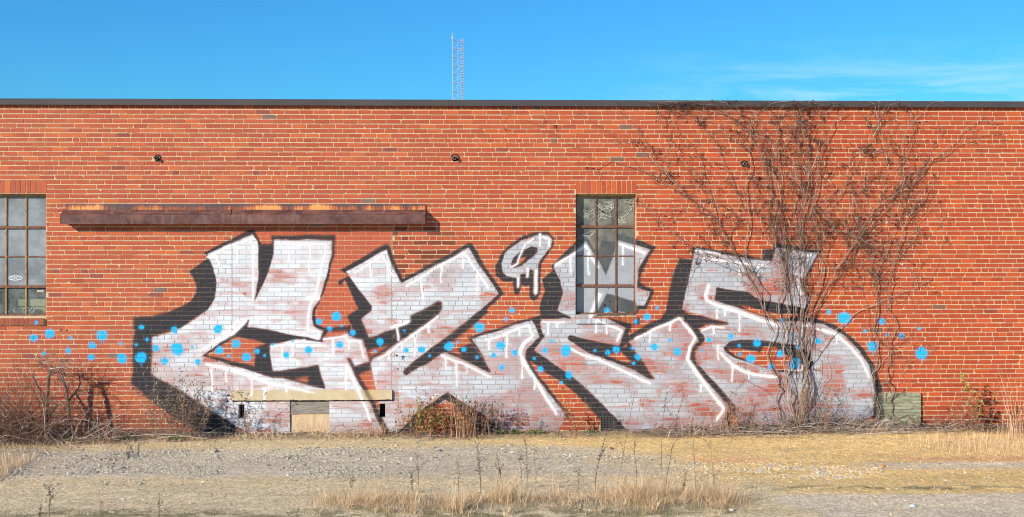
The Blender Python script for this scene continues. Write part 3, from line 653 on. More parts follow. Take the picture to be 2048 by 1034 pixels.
# ------------------------------------------------------------------ concrete lintel, hatch, slots, board, grille, stubs
def conc():
    m, nt, b = nmat('sandy_concrete')
    g = noise(nt, 7, 6, .6); c = mixc(nt, rng(nt, g, .3, .7), (.50, .365, .18), (.63, .475, .255))
    c = mixc(nt, rng(nt, noise(nt, 60, 4), .62, .75, 0, .6), c, (.36, .27, .17))
    c, t = add_paint(nt, c, 'concrete')
    nt.links.new(c, b.inputs['Base Color']); b.inputs['Roughness'].default_value = .9; bump(nt, b, g, .3, .01); return m
def slabmesh(x0, x1, y0, y1, z0, z1, n=70, ja=.004, jt=.001):
    X = np.linspace(x0, x1, n); zb = z0 + np.abs(rs.normal(0, ja, n)) + ja * 1.5 * (fbm(X * 9, X * 0, 3) - .5); zt = z1 + rs.normal(0, jt, n)
    V = np.array([(x, y, z) for i, x in enumerate(X) for y, z in ((y1, zb[i]), (y0 + .003, zb[i]), (y0, zb[i] + .004), (y0, zt[i] - .004), (y0 + .004, zt[i]), (y1, zt[i]))])
    i = np.arange(n - 1)[:, None] * 6; j = np.arange(5)[None]
    F = np.stack([i + j, i + 6 + j, i + 7 + j, i + 1 + j], -1).reshape(-1, 4)
    return V, [F, np.array([(0, 1, 2, 3, 4, 5), tuple((n - 1) * 6 + k for k in (5, 4, 3, 2, 1, 0))])]
V, F = slabmesh(inf[0] + .002, inf[1] + .001, -.030, .06, ztop(63) - .012, ztop(61) - .001)
o = mesh_obj('concrete_lintel', V, F, conc(), building); o['label'] = 'sandy concrete beam under the bricked-up opening'
# dark strip: the gap under the lintel, thickened in colour as its shadow line
MB().box(inf[0] + .01, inf[1] + .03, -.0045, .02, ztop(63) - .028, ztop(63) - .009).out('gap_shadow_strip', M_DARK, wall)
def wood(name, c1, c2, sc_=(2, 2, 26), vert=False, paint=False):
    m, nt, b = nmat(name)
    g = node(nt, 'ShaderNodeNewGeometry').outputs['Position']; mpn = node(nt, 'ShaderNodeMapping', Scale=sc_); nt.links.new(g, mpn.inputs[0])
    wv = node(nt, 'ShaderNodeTexNoise', Scale=1.0, Detail=6., Roughness=.55, Distortion=1.4); nt.links.new(mpn.outputs[0], wv.inputs['Vector'])
    sn = math_(nt, 'SINE', math_(nt, 'MULTIPLY', wv.outputs[0], 34.)); c = mixc(nt, rng(nt, sn, -1, 1), c1, c2)
    c = mixc(nt, rng(nt, noise(nt, 5, 5), .5, .75, 0, .55), c, tuple(q * .55 for q in c1))
    if paint: c, t = add_paint(nt, c, 'concrete')
    nt.links.new(c, b.inputs['Base Color']); b.inputs['Roughness'].default_value = .85; bump(nt, b, wv.outputs[0], .4, .004); return m
hz0, hz1 = -.03, ztop(63) - .006; zsp = WP(620, 828)[2]
hb = bpy.data.objects.new('hatch', None); COL.objects.link(hb); hb.parent = building; hb.location = (hatch[0], .03, 0)
hb['label'] = 'boarded hatch of plywood and a grey plank under the concrete beam'
MB().box(hatch[0] + .006, hatch[1] - .004, .022, .04, hz0, zsp - .003).out('panel', wood('tan_plywood', (.52, .36, .20), (.66, .47, .28), (9, 9, 1.2)), hb)
MB().box(hatch[0] + .008, hatch[1] - .006, .012, .034, zsp, hz1 - .004).box(hatch[0] + .006, hatch[0] + .12, .011, .03, zsp - .004, zsp + .02).out('plank', wood('grey_plank', (.22, .185, .15), (.31, .27, .22), (1.5, 2, 20)), hb)
MB().box(hatch[0] - .0, hatch[1] + .005, -.05, .02, -.05, .008).out('threshold', wood('grey_threshold', (.3, .25, .2), (.38, .33, .26)), hb)
for a, b in slots + [(WP(x, 0)[0] - .04, WP(x, 0)[0] + .04) for x in ()]:
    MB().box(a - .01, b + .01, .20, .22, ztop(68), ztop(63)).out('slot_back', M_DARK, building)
bx0, bx1 = WX(1753, -.03), WX(1841.5, -.03); bz0, bz1 = WP(1800, 860, -.03)[2], WP(1800, 786, -.03)[2]
V = np.array([(bx0, -.03, bz0), (bx1, -.034, bz0 + .004), (bx1 + .004, -.026, bz1 - .002), (bx0, -.024, bz1)])
V = np.vstack([V, V + (0, .02, 0)])
o = mesh_obj('plywood_board', V, np.array([(0, 1, 2, 3), (7, 6, 5, 4), (0, 4, 5, 1), (1, 5, 6, 2), (2, 6, 7, 3), (3, 7, 4, 0)]), wood('grey_green_plywood', (.17, .165, .095), (.38, .37, .24), (1.6, 2, 9), paint=True), building)
o['label'] = 'grey-green plywood sheet covering a low opening behind the right-hand vine'
for x, z in ((bx0 + .04, bz1 - .04), (bx1 - .04, bz1 - .04), (bx0 + .04, bz0 + .1), (bx1 - .04, bz0 + .1)):
    pass
gx0, gx1 = grille[0] + .003, grille[1] - .003; gz1, gz0 = ztop(67) - .004, ztop(71) + .004
mb = MB()
for i in range(9): x = gx0 + (gx1 - gx0) * i / 8; mb.box(x - .0035, x + .0035, .004, .010, gz0, gz1)
for i in range(12): z = gz0 + (gz1 - gz0) * i / 11; mb.box(gx0 - .003, gx1 + .003, .0015, .0065, z - .0035, z + .0035)
mb.out('vent_grille', simple('dull_steel_mesh', (.12, .105, .095), .6, .3, 50, metal=.5), building)['label'] = 'small square steel vent grille at the foot of the wall'
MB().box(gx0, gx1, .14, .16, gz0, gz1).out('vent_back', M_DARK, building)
for sx, sy in stubs:
    p = WP(sx, sy); th = np.linspace(0, 2 * math.pi, 13)[:-1]
    st_ = bpy.data.objects.new('pipe_stub', None); COL.objects.link(st_); st_.parent = building; st_.location = p
    pr = [(.022, .10), (.022, -.045), (.0245, -.05), (.0245, -.06), (.019, -.062), (.0175, -.05), (.0175, .10)]
    V = np.array([(p[0] - .004 + r * math.cos(a), y * 1, p[2] + .004 + r * math.sin(a) - max(0, -y) * .25) for r, y in pr for a in th]); k = 12
    F = np.array([(i * k + j, i * k + (j + 1) % k, (i + 1) * k + (j + 1) % k, (i + 1) * k + j) for i in range(6) for j in range(k)])
    mesh_obj('pipe', V, F, M_PIPE, st_, smooth=True)
    # irregular ring round the pipe, the hole's shade put into its dark colour
    n = 11; a = np.linspace(0, 2 * math.pi, n + 1)[:-1]; rr = rs.uniform(.034, .056, n); ri = .024
    V = np.array([(p[0] + r * math.cos(t) * 1.25, y, p[2] + r * math.sin(t)) for (r_, y) in ((rr, -.0035), (rr * .8, -.005), (np.full(n, ri), .012)) for r, t in zip(r_, a)])
    F = np.array([(i * n + j, i * n + (j + 1) % n, (i + 1) * n + (j + 1) % n, (i + 1) * n + j) for i in range(2) for j in range(n)])
    mesh_obj('hole_shade_ring', V, F, simple('dark_hole_shade', (.035, .025, .022), .9), st_)
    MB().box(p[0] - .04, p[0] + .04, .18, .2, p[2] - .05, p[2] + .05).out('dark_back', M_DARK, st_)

# flat dark patches for small pits in the wall, their shade painted in
for px, py, q in ((794, 711, 1.), (806, 713, 1.1), (805, 718, .8), (796, 738, .9), (809, 736, .8), (456, 791, 1.2), (455, 803, 1.2), (122, 660, .8), (133, 660, .9), (1489, 340, .7)):
    p = WP(px, py); n = 7; a = np.arange(n) * 2 * math.pi / n; rr = rs.uniform(.008, .018, n) * q
    mesh_obj('pit_shade_patch', np.c_[p[0] + rr * 1.3 * np.cos(a), np.full(n, -.003), p[2] + rr * np.sin(a)], np.arange(n)[None], M_DARK, wall, origin=p)

# ------------------------------------------------------------------ windows
def glass_material(name, tr, base, painted, dust):
    m, nt, b = nmat(name)
    out = [n for n in nt.nodes if n.type == 'OUTPUT_MATERIAL'][0]
    g = noise(nt, 3.2, 6, .62); wire = node(nt, 'ShaderNodeTexWave', Scale=34., wave_type='BANDS', bands_direction='DIAGONAL'); 
    gp = node(nt, 'ShaderNodeNewGeometry').outputs['Position']; nt.links.new(gp, wire.inputs['Vector'])
    c = mixc(nt, rng(nt, g, .38, .62), base, dust); c = mixc(nt, rng(nt, wire.outputs['Fac'], .75, 1, 0, .22), c, (.42, .44, .44))
    f = rng(nt, noise(nt, 5, 5, .6), .3, .7, tr * .6, min(1, tr * 1.35))
    if painted:
        c, t = add_paint(nt, c, 'glass'); f = math_(nt, 'MULTIPLY', f, math_(nt, 'SUBTRACT', 1, math_(nt, 'MULTIPLY', t, .93), True))
    nt.links.new(c, b.inputs['Base Color']); b.inputs['Roughness'].default_value = .28; b.inputs['Specular IOR Level'].default_value = .5
    tb = node(nt, 'ShaderNodeBsdfTransparent'); tb.inputs[0].default_value = (.8, .84, .82, 1)
    ms = node(nt, 'ShaderNodeMixShader'); nt.links.new(f, ms.inputs[0]); nt.links.new(b.outputs[0], ms.inputs[1]); nt.links.new(tb.outputs[0], ms.inputs[2])
    nt.links.new(ms.outputs[0], out.inputs[0]); bump(nt, b, noise(nt, 60, 3), .25, .002)
    return m
G_DUSTY = glass_material('dusty_wired_glass', .10, (.19, .205, .21), False, (.32, .34, .345))
G_CLEAR = glass_material('clearer_wired_glass', .62, (.16, .18, .18), False, (.30, .32, .30))
G_PAINT = glass_material('painted_wired_glass', .32, (.10, .105, .10), True, (.38, .35, .24))
M_FRAME_O = simple('ochre_primer_frame', (.42, .23, .075), .7, .35, 18)
YG = .105
def window(ex, label, pyrows, pxs, glasses):
    x0, x1 = ex; zt, zb = ztop(19), ztop(45)
    wn = bpy.data.objects.new('window', None); COL.objects.link(wn); wn.parent = building; wn.location = ((x0 + x1) / 2, YG, zb); wn['label'] = label
    fr = MB(); fw = .018
    fr.box(x0, x0 + fw, YG - .03, YG + .03, zb, zt).box(x1 - fw, x1, YG - .03, YG + .03, zb, zt)
    fr.out('side_frame', M_RUSTBAR, wn)
    MB().box(x0 + fw, x1 - fw, YG - .04, YG + .03, zt - .035, zt - .001).out('head_frame', M_FRAME_O, wn)
    MB().box(x0 + fw, x1 - fw, YG - .045, YG + .03, zb - .012, zb + .022).out('bottom_frame', M_RUSTBAR, wn)
    zr = [zt - .035] + [WP((pxs[0]), y, YG)[2] for y in pyrows] + [zb + .022]
    xc = [x0 + fw] + [WX(p, YG) for p in pxs] + [x1 - fw]
    for i, z in enumerate(zr[1:-1]):
        t = .017 if i in (0, 2) else .008
        MB().box(x0 + fw, x1 - fw, YG - (.028 if i != 1 else .014), YG + .012, z - t, z + t).out('transom', M_RUSTBAR, wn)
    for i, x in enumerate(xc[1:-1]):
        MB().box(x - .0095, x + .0095, YG - .017, YG + .010, zr[-1], zr[0]).out('glazing_bar', M_FRAME_O if ex is w1 else M_RUSTBAR, wn)
    for r in range(4):
        for c in range(3):
            a, b = xc[c] + .002, xc[c + 1] - .002; z1, z0 = zr[r] - .002, zr[r + 1] + .002
            n = 5; X, Z = np.meshgrid(np.linspace(a, b, n), np.linspace(z0, z1, n)); Y = YG + .0 + rs.uniform(-.004, .004) * (X - a) / (b - a) + rs.uniform(-.003, .003) * (Z - z0) / (z1 - z0) + rs.normal(0, .0002, X.shape)
            V = np.stack([X, Y, Z], -1).reshape(-1, 3); i = np.arange(n - 1)[:, None] * n; j = np.arange(n - 1)[None]
            F = np.stack([i + j, i + j + 1, i + n + j + 1, i + n + j], -1).reshape(-1, 4)
            mesh_obj('pane', V, F, glasses[r][c] if isinstance(glasses[r], (list, tuple)) else glasses[r], wn, rnd=.6, smooth=True)
    return wn, xc, zr
win1, xc1, zr1 = window(w1, 'steel window at the left edge with a round car badge sticker on one pane', (454.5, 513, 573), (12.5, 52.5), [G_DUSTY, G_DUSTY, G_DUSTY, G_CLEAR])
win2, xc2, zr2 = window(w2, 'steel window in the middle of the mural with painted and cracked panes', (453, 512, 571), (1191.5, 1231.5), [G_PAINT] * 4)
# window 1: sticker, label, things inside
M_STICK = simple('white_vinyl', (.75, .76, .76), .5, .05)
def flat_line(mb, P, w, y, c=(1, 1, 1)):
    P = np.asarray(P, float); T = np.gradient(P, axis=0); T /= np.linalg.norm(T, axis=1)[:, None] + 1e-9; Nn = np.c_[-T[:, 1], T[:, 0]]
    A = P + Nn * w / 2; B = P - Nn * w / 2; n = len(P)
    V = np.vstack([np.c_[A[:, 0], np.full(n, y), A[:, 1]], np.c_[B[:, 0], np.full(n, y), B[:, 1]]]); i = np.arange(n - 1)
    mb.add(V, np.stack([i, i + 1, n + i + 1, n + i], -1), c)
pc = WP(31.5, 556, YG); mb = MB(); th = np.linspace(0, 2 * math.pi, 41); ys = YG - .007
flat_line(mb, np.c_[pc[0] + .098 * np.cos(th), pc[2] + .033 * np.sin(th)], .007, ys)
flat_line(mb, np.c_[pc[0] + .086 * np.cos(th), pc[2] + .026 * np.sin(th)], .004, ys)
for P in ([(-.038, .021), (-.002, .003), (.002, .003), (.038, .021)], [(-.070, .014), (-.030, -.018), (0, -.001), (.030, -.018), (.070, .014)]):
    for q in zip(P[:-1], P[1:]): flat_line(mb, [(pc[0] + a, pc[2] + b) for a, b in q], .007, ys)
mb.out('badge_sticker', M_STICK, win1)['label'] = 'white oval car badge sticker'
p = WP(81, 582.5, YG); MB().box(p[0] - .045, p[0] + .045, YG - .008, YG - .006, p[2] - .012, p[2] + .012).box(p[0] - .032, p[0] + .032, YG - .0095, YG - .008, p[2] - .005, p[2] + .005, (.5, .3, .05)).out('paper_label', simple('paper', (.72, .70, .62), .8, .1, vcol=True), win1)
inner = thing('yellow_green_crate', (w1[0] + .5, .5, zr1[-1]), 'pale yellow-green box seen through the lowest panes of the left window', 'box')
MB().box(w1[0] + .28, w1[1] - .06, .32, .62, zr1[-1] - .02, WP(50, 612, .32)[2]).out('lower_half', simple('yellow_green_card', (.50, .52, .22), .7, .2, 6), inner)
MB().box(w1[0] + .26, w1[1] - .04, .30, .64, WP(50, 612, .3)[2] + .001, WP(50, 598, .3)[2]).out('lid', simple('pale_yellow_card', (.62, .60, .38), .7, .2, 6), inner)
mb = MB()
for i in range(16):
    x = rs.uniform(w1[0] + .1, w1[1] - .12); r = rs.uniform(.025, .05); th = np.linspace(0, 2 * math.pi, 9)[:-1]
    for j in range(3):
        P = smooth_line(np.c_[x + rs.normal(0, r, 4), .2 + rs.uniform(0, .06, 4), zr1[-1] + .01 + np.abs(rs.normal(0, r * .8, 4))], 3)
        mb.tube(P, .012, 5, rs.choice([.3, .6, .9]) * np.array((.7, .85, .75)))
tag(mb.out('plastic_bags', simple('thin_plastic', (.8, .85, .82), .4, .2, vcol=True)), 'crumpled pale plastic behind the lowest panes of the left window', 'plastic bag')
o = MB().box(w1[0] + .02, w1[1] - .02, .142, .30, zr1[-1] - .06, zr1[-1] - .02).out('inner_sill', M_WOODCUT, building)
# paper poster behind left panes
pz0, pz1 = WP(5, 571, YG + .02)[2], WP(5, 457, YG + .02)[2]
mb = MB().box(w1[0] + .03, xc1[1] - .02, YG + .02, YG + .022, pz0, pz1, (.86, .84, .80)).box(w1[0] + .03, xc1[1] - .04, YG + .0175, YG + .0195, pz0 + .22, pz0 + .52, (.55, .36, .2))
for i in range(14):
    z = rs.uniform(pz0 + .05, pz1 - .05); x = rs.uniform(xc1[1] - .14, xc1[1] - .05)
    P = smooth_line(np.c_[x + rs.normal(0, .03, 5), z + rs.normal(0, .05, 5), np.zeros(5)], 4)[:, :2]; flat_line(mb, P, .004, YG + .0165, (.15, .15, .17))
mb.out('scribbled_poster', simple('poster_paper', (1, 1, 1), .8, .08, vcol=True), win1)
# window 2: starred cracks and small holes in the glass
M_CRACK = simple('glass_crack', (.62, .58, .46), .5, .3, 60)
def cracks(px, py, rad, n, x0, x1, z0, z1, name='crack'):
    c = WP(px, py, YG); mb = MB(); y = YG - .006; ends = []
    for k in range(n):
        a = 2 * math.pi * (k + rs.uniform(-.3, .3)) / n; L_ = rad * rs.uniform(.6, 1.5); m_ = 7
        t = np.linspace(.05, 1, m_); P = np.c_[c[0] + np.cos(a + .25 * np.sin(t * 4 + k)) * L_ * t, c[2] + np.sin(a + .2 * np.sin(t * 3 + k)) * L_ * t] + rs.normal(0, .004, (m_, 2))
        P[:, 0] = np.clip(P[:, 0], x0, x1); P[:, 1] = np.clip(P[:, 1], z0, z1); ends.append(P)
        flat_line(mb, P, rs.uniform(.0025, .006), y)
    for ring in (1, 3, 5):
        for k in range(n):
            if rs.rand() < .6:
                A, B = ends[k][ring], ends[(k + 1) % n][min(ring + rs.randint(0, 2), 6)]
                flat_line(mb, [A, (A + B) / 2 + rs.normal(0, .004, 2), B], rs.uniform(.002, .005), y - .0005)
    mb.out(name, M_CRACK, win2)
t = zr2; X = xc2
cracks(1205, 425, .13, 11, X[1] + .012, X[2] - .012, t[1] + .02, t[0] - .005); cracks(1222, 410, .08, 7, X[1] + .012, X[2] - .012, t[1] + .02, t[0] - .005)
cracks(1262, 412, .12, 10, X[2] + .012, X[3] - .005, t[1] + .02, t[0] - .005); cracks(1245, 440, .08, 6, X[2] + .012, X[3] - .005, t[1] + .02, t[0] - .005)
cracks(1176, 430, .12, 5, X[0] + .08, X[1] - .012, t[2] + .1, t[0] - .005); cracks(1183, 470, .10, 4, X[0] + .08, X[1] - .012, t[2] + .02, t[1] - .02)
cracks(1216, 626, .05, 6, X[1] + .012, X[2] - .012, t[4], t[3] - .02); cracks(1242, 629, .05, 6, X[2] + .012, X[3] - .01, t[4], t[3] - .02)
mb = MB()
for px, py, r in ((1205, 423, .022), (1262, 409, .016), (1175, 501, .008), (1217, 577, .007), (1213, 583, .005), (1209, 610, .016), (1219, 603, .010), (1227, 624, .008), (1255, 476, .010)):
    c = WP(px, py, YG); n = 7; a = np.arange(n) * 2 * math.pi / n; rr = r * rs.uniform(.6, 1.2, n)
    mb.add(np.c_[c[0] + rr * np.cos(a), np.full(n, YG - .0075), c[2] + rr * np.sin(a)], [tuple(range(n))])
mb.out('broken_hole', M_DARK, win2)

# ------------------------------------------------------------------ ground
def ground_h(x, y):
    h = .055 * sstep(2.5, 6, x) * sstep(-3, 0, y) + .012 * (fbm(x * .8 + 3, y * 1.1 + 8) - .5) + .010 * (fbm(x * 5, y * 7, 3) - .5)
    h = h + .05 * np.exp(-((y + 4.85) / .35) ** 2) * sstep(-1.7, -1.0, x) * sstep(3.2, 2.4, x)     # low bank under the dry grass
    h = h + .06 * np.exp(-(y / .28) ** 2) * (.3 + .9 * fbm(x * 1.3, y * 0 + 2, 3))                         # litter banked against the wall
    return h
gxs = np.concatenate([-9.5 - np.array([500, 200, 80, 35, 15, 7, 3.5, 1.6, .7, .25]), np.arange(-9.5, 10.61, .03), 10.6 + np.array([.25, .7, 1.6, 3.5, 7, 15, 35, 80, 200, 500])])
gys = np.concatenate([-6.8 - np.array([500, 200, 80, 35, 15, 7, 3.5, 1.6, .7, .25]), np.arange(-6.8, .06, .03), .2 + np.array([0, 2, 6, 14, 30, 80, 200, 600, 1500])])
GX, GY = np.meshgrid(gxs, gys); inside = (np.abs(GX - .5) < 10.5) & (GY > -7) & (GY < .1)
GZ = np.where(inside, ground_h(GX, GY) + .006 * (fbm(GX * 17, GY * 17, 2) - .5), np.where(GY > .1, -.10, ground_h(GX, np.minimum(GY, 0)) * .3))
gpx, gpy = to_px(GX, GY, 0 * GX)
nA = fbm(GX * 1.1, GY * 2.3, 5); nB = fbm(GX * .7 + 50, GY * 3.1 + 11, 5); nC = fbm(GX * 6, GY * 9, 4)
c_tan = np.array((.73, .56, .31)); c_yel = np.array((.86, .58, .22)); c_gry = np.array((.56, .50, .40)); c_pav = np.array((.70, .58, .41)); c_org = np.array((.76, .42, .20)); c_moss = np.array((.22, .19, .085)); c_soil = np.array((.27, .19, .12))
def over(C, m, c): return C * (1 - m[..., None]) + c * m[..., None]
GC = np.tile(c_tan, GX.shape + (1,))
GC = over(GC, sstep(0, 3.2, GX + 2.2 * (nA - .5) + (GY + 2) * .9) * .85, c_yel)
strip = sstep(3.2, 1.6, GX + (nA - .5) * 2) * sstep(-3.5, -2.8, GY + (nB - .5) * .5) * sstep(-.85, -1.3, GY + (nA - .5) * .4)
GC = over(GC, strip * .68, c_gry)
grey2 = sstep(-3.3, -3.9, GY + (nB - .5)) * sstep(5, 2, GX); GC = over(GC, grey2 * .25, c_gry)
wav = GY + .35 * (nB - .5)
GC = over(GC, sstep(2.4, 3.2, GX) * np.exp(-((wav + 2.15) / .22) ** 2) * sstep(.4, .55, nA) * .85, c_org)
GC = over(GC, sstep(4.6, 5.6, GX + (nA - .5)) * sstep(-3.0, -2.8, GY + .15 * (nB - .5)) * sstep(-2.35, -2.5, GY + .15 * (nA - .5)) * .85, c_pav)
pave = sstep(3.3, 3.7, GX + .35 * (GY + 4.9) + .6 * (nA - .5)) * sstep(-4.35, -4.5, GY - .012 * (GX - 3) + .12 * (nB - .5)); GC = over(GC, pave * .9, c_pav)
GC = over(GC, np.exp(-((GY + 4.05 + .2 * (nB - .5)) / .12) ** 2) * sstep(2.6, 3.6, GX) * sstep(7.5, 5.5, GX) * sstep(.42, .62, nC) * .85, c_moss)
GC = over(GC, sstep(-4.75, -5.2, GY + .5 * (nB - .5)) * sstep(3.4, 2.6, GX) * sstep(.36, .58, nC) * .8, c_moss)
GC = over(GC, np.exp(-((GY + 4.85) / .33) ** 2) * sstep(-1.8, -1.2, GX) * sstep(3.3, 2.7, GX) * .75, c_soil)
GC = over(GC, sstep(-.55, -.2, GY + .25 * (nA - .5)) * .75, c_soil)
GC = over(GC, sstep(-5.1, -6.2, GX + .4 * (nA - .5)) * sstep(-2.6, -1.2, GY) * .6, c_soil)
GC *= ((.80 + .40 * fbm(GX * 12, GY * 12, 3)) * (.80 + .38 * fbm(GX * .9 + 5, GY * 3.6 + 2, 5)))[..., None]
ny, nx = GX.shape; i = np.arange(ny - 1)[:, None] * nx; j = np.arange(nx - 1)[None]
F = np.stack([i + j, i + j + 1, i + nx + j + 1, i + nx + j], -1).reshape(-1, 4)
def ground_material():
    m, nt, b = nmat('sandy_gravel_ground')
    a = node(nt, 'ShaderNodeAttribute', attribute_name='col').outputs['Color']
    v = node(nt, 'ShaderNodeTexVoronoi', Scale=42.); gp = node(nt, 'ShaderNodeNewGeometry').outputs['Position']; nt.links.new(gp, v.inputs['Vector'])
    hsv = node(nt, 'ShaderNodeSeparateColor'); nt.links.new(v.outputs['Color'], hsv.inputs[0])
    k = rng(nt, hsv.outputs[0], 0, 1, .55, 1.38); cc = node(nt, 'ShaderNodeCombineColor'); [nt.links.new(k, cc.inputs[i]) for i in range(3)]
    c = mixc(nt, .75, a, mixc(nt, 1, a, cc.outputs[0], 'MULTIPLY'))
    c = mixc(nt, rng(nt, noise(nt, 150, 3, .7), .6, .75, 0, .6), c, (.80, .72, .58))
    c = mixc(nt, rng(nt, noise(nt, 170, 2, .7, stretch=(1, 1.1, 1)), .60, .74, 0, .7), c, (.17, .14, .11))
    nt.links.new(c, b.inputs['Base Color']); b.inputs['Roughness'].default_value = .95; b.inputs['Specular IOR Level'].default_value = .1
    h = math_(nt, 'ADD', math_(nt, 'MULTIPLY', v.outputs['Distance'], -.6), noise(nt, 90, 4, .7)); bump(nt, b, h, .75, .010); return m
ground = mesh_obj('ground', np.stack([GX, GY, GZ], -1).reshape(-1, 3), F, ground_material(), col=GC.reshape(-1, 3), smooth=True, kind='structure')

# ------------------------------------------------------------------ stones
ph = (1 + 5 ** .5) / 2
ICO = np.array([(-1, ph, 0), (1, ph, 0), (-1, -ph, 0), (1, -ph, 0), (0, -1, ph), (0, 1, ph), (0, -1, -ph), (0, 1, -ph), (ph, 0, -1), (ph, 0, 1), (-ph, 0, -1), (-ph, 0, 1)]) / 1.9
ICOF = np.array([(0, 11, 5), (0, 5, 1), (0, 1, 7), (0, 7, 10), (0, 10, 11), (1, 5, 9), (5, 11, 4), (11, 10, 2), (10, 7, 6), (7, 1, 8), (3, 9, 4), (3, 4, 2), (3, 2, 6), (3, 6, 8), (3, 8, 9), (4, 9, 5), (2, 4, 11), (6, 2, 10), (8, 6, 7), (9, 8, 1)])
def stones(x, y, size, col):
    n = len(x); a = rs.rand(n) * 6.28; s = np.stack([size * rs.uniform(.8, 1.5, n), size * rs.uniform(.7, 1.1, n), size * rs.uniform(.4, .8, n)], -1)
    P = ICO[None] * rs.uniform(.75, 1.2, (n, 12, 1)) * s[:, None]
    ca, sa = np.cos(a)[:, None], np.sin(a)[:, None]
    P = np.stack([P[..., 0] * ca - P[..., 1] * sa, P[..., 0] * sa + P[..., 1] * ca, P[..., 2]], -1)
    P += np.stack([x, y, ground_h(x, y) + s[:, 2] * .25], -1)[:, None]
    return P.reshape(-1, 3), (ICOF[None] + (np.arange(n) * 12)[:, None, None]).reshape(-1, 3), np.repeat(col, 12, 0)
greys = np.array([(.36, .33, .26), (.47, .42, .32), (.60, .52, .38), (.21, .19, .16), (.58, .45, .27), (.41, .37, .28)])
yels = np.array([(.66, .50, .27), (.70, .54, .30), (.62, .40, .2), (.45, .42, .38), (.70, .54, .32), (.60, .33, .16), (.38, .37, .36)])
# grey crushed stone strip
n = 26000; x = rs.uniform(-6.8, 3.2, n); y = rs.uniform(-3.6, -.95, n); d = fbm(x * 1.6, y * 3.0 + 4, 4)
band = np.exp(-((y + 1.55 + .12 * np.sin(x)) / .38) ** 2) + .6 * np.exp(-((y + 2.6 - .03 * x) / .33) ** 2) * (x < -1) + .12
keep = rs.rand(n) < band * sstep(.36, .62, d) * 1.2 * sstep(3.4, .5, x) * sstep(-6.4, -5.8, x)
x, y = x[keep], y[keep]; V, F, C = stones(x, y, rs.gamma(3, .0026, len(x)) + .0038, greys[rs.choice(6, len(x), p=[.28, .2, .16, .14, .1, .12])])
tag(mesh_obj('crushed_stone', V, F, M_STONE, col=C), 'band of blue-grey crushed stone on the sandy ground', 'gravel', kind='stuff')
n = 7000; x = rs.normal(4.2, .95, n); y = rs.normal(-3.0, .30, n) - .14 * (x - 4.2); keep = (rs.rand(n) < sstep(.36, .66, fbm(x * 2, y * 3)) * .8) & (x < 6.6) & (y < -2.2)
x, y = x[keep], y[keep]; V, F, C = stones(x, y, rs.gamma(2.0, .0031, len(x)) + .0035, yels[rs.choice(7, len(x))])
tag(mesh_obj('river_gravel', V, F, M_STONE, col=C), 'patch of yellow and white pebbles on the sandy ground at right', 'gravel', kind='stuff')
n = 24000; x = rs.uniform(-9, 9.8, n); y = rs.uniform(-6.3, -.35, n); keep = rs.rand(n) < .25 + .75 * sstep(.4, .6, fbm(x * 1.4 + 7, y * 2, 4)); x, y = x[keep], y[keep]
allc = np.vstack([greys, yels]); V, F, C = stones(x, y, rs.gamma(1.6, .0026, len(x)) + .003, allc[rs.choice(13, len(x))])
tag(mesh_obj('loose_pebbles', V, F, M_STONE, col=C), 'loose pebbles scattered all over the sandy ground', 'gravel', kind='stuff')
for px, py, s, c, lab in ((1765, 935, .045, (.62, .30, .12), 'large flat orange stone lying on the yellow gravel'), (1521, 1018, .035, (.66, .42, .24), 'rounded tan stone at the lower edge right of the grass'), (428, 904, .06, (.50, .40, .26), 'flat buff stone on the grey crushed stone below the plant'),
                          (880, 902, .04, (.14, .15, .17), 'dark grey pointed stone on the gravel below the orange grass'), (1826, 1013, .035, (.50, .52, .55), 'pale grey flat stone on the pavement at lower right'), (1222, 898, .04, (.30, .14, .09), 'red-brown lump of brick on the sand below the vent grille'), (1598, 866, .035, (.62, .36, .16), 'orange pebble at the foot of the vine roots')):
    p = on_ground(px, py); V, F, C = stones(np.array([p[0]]), np.array([p[1]]), np.array([s]), np.array([c]))
    tag(mesh_obj('stone', V, F, M_STONE, origin=(p[0], p[1], 0), col=C), lab, 'stone', 'larger stones on the ground')

# ------------------------------------------------------------------ vegetation kit
def blades(x, y, h, lean, w, col, segs=4, base=None, curl=1.0, az=None):
    """dry grass blades as bent tapering strips"""
    n = len(x); az = rs.rand(n) * 6.28 if az is None else az; t = np.linspace(0, 1, segs + 1)
    dx = np.cos(az) * lean; dy = np.sin(az) * lean; z0 = ground_h(x, y) - .01 if base is None else base
    cx = x[:, None] + dx[:, None] * t ** (1 + curl) * h[:, None]; cy = y[:, None] + dy[:, None] * t ** (1 + curl) * h[:, None]
    cz = z0[:, None] + h[:, None] * (t - .35 * (lean[:, None]) ** 2 * t ** 2)
    fa = rs.rand(n) * 6.28; wx = np.cos(fa)[:, None] * w[:, None] * (1 - t * .85) / 2; wy = np.sin(fa)[:, None] * w[:, None] * (1 - t * .85) / 2
    V = np.stack([np.stack([cx - wx, cy - wy, cz], -1), np.stack([cx + wx, cy + wy, cz], -1)], 2).reshape(-1, 3)
    k = np.arange(segs); F = np.stack([2 * k, 2 * k + 1, 2 * k + 3, 2 * k + 2], -1)
    F = (F[None] + (np.arange(n) * 2 * (segs + 1))[:, None, None]).reshape(-1, 4)
    return V, F, np.repeat(col, 2 * (segs + 1), 0)
STRAW = np.array([(.78, .56, .32), (.68, .46, .25), (.86, .68, .43), (.54, .35, .20), (.74, .46, .25), (.40, .27, .16)])
def straw(n, p=(.26, .22, .2, .14, .1, .08)): return STRAW[rs.choice(6, n, p=p)] * rs.uniform(.8, 1.15, (n, 1))
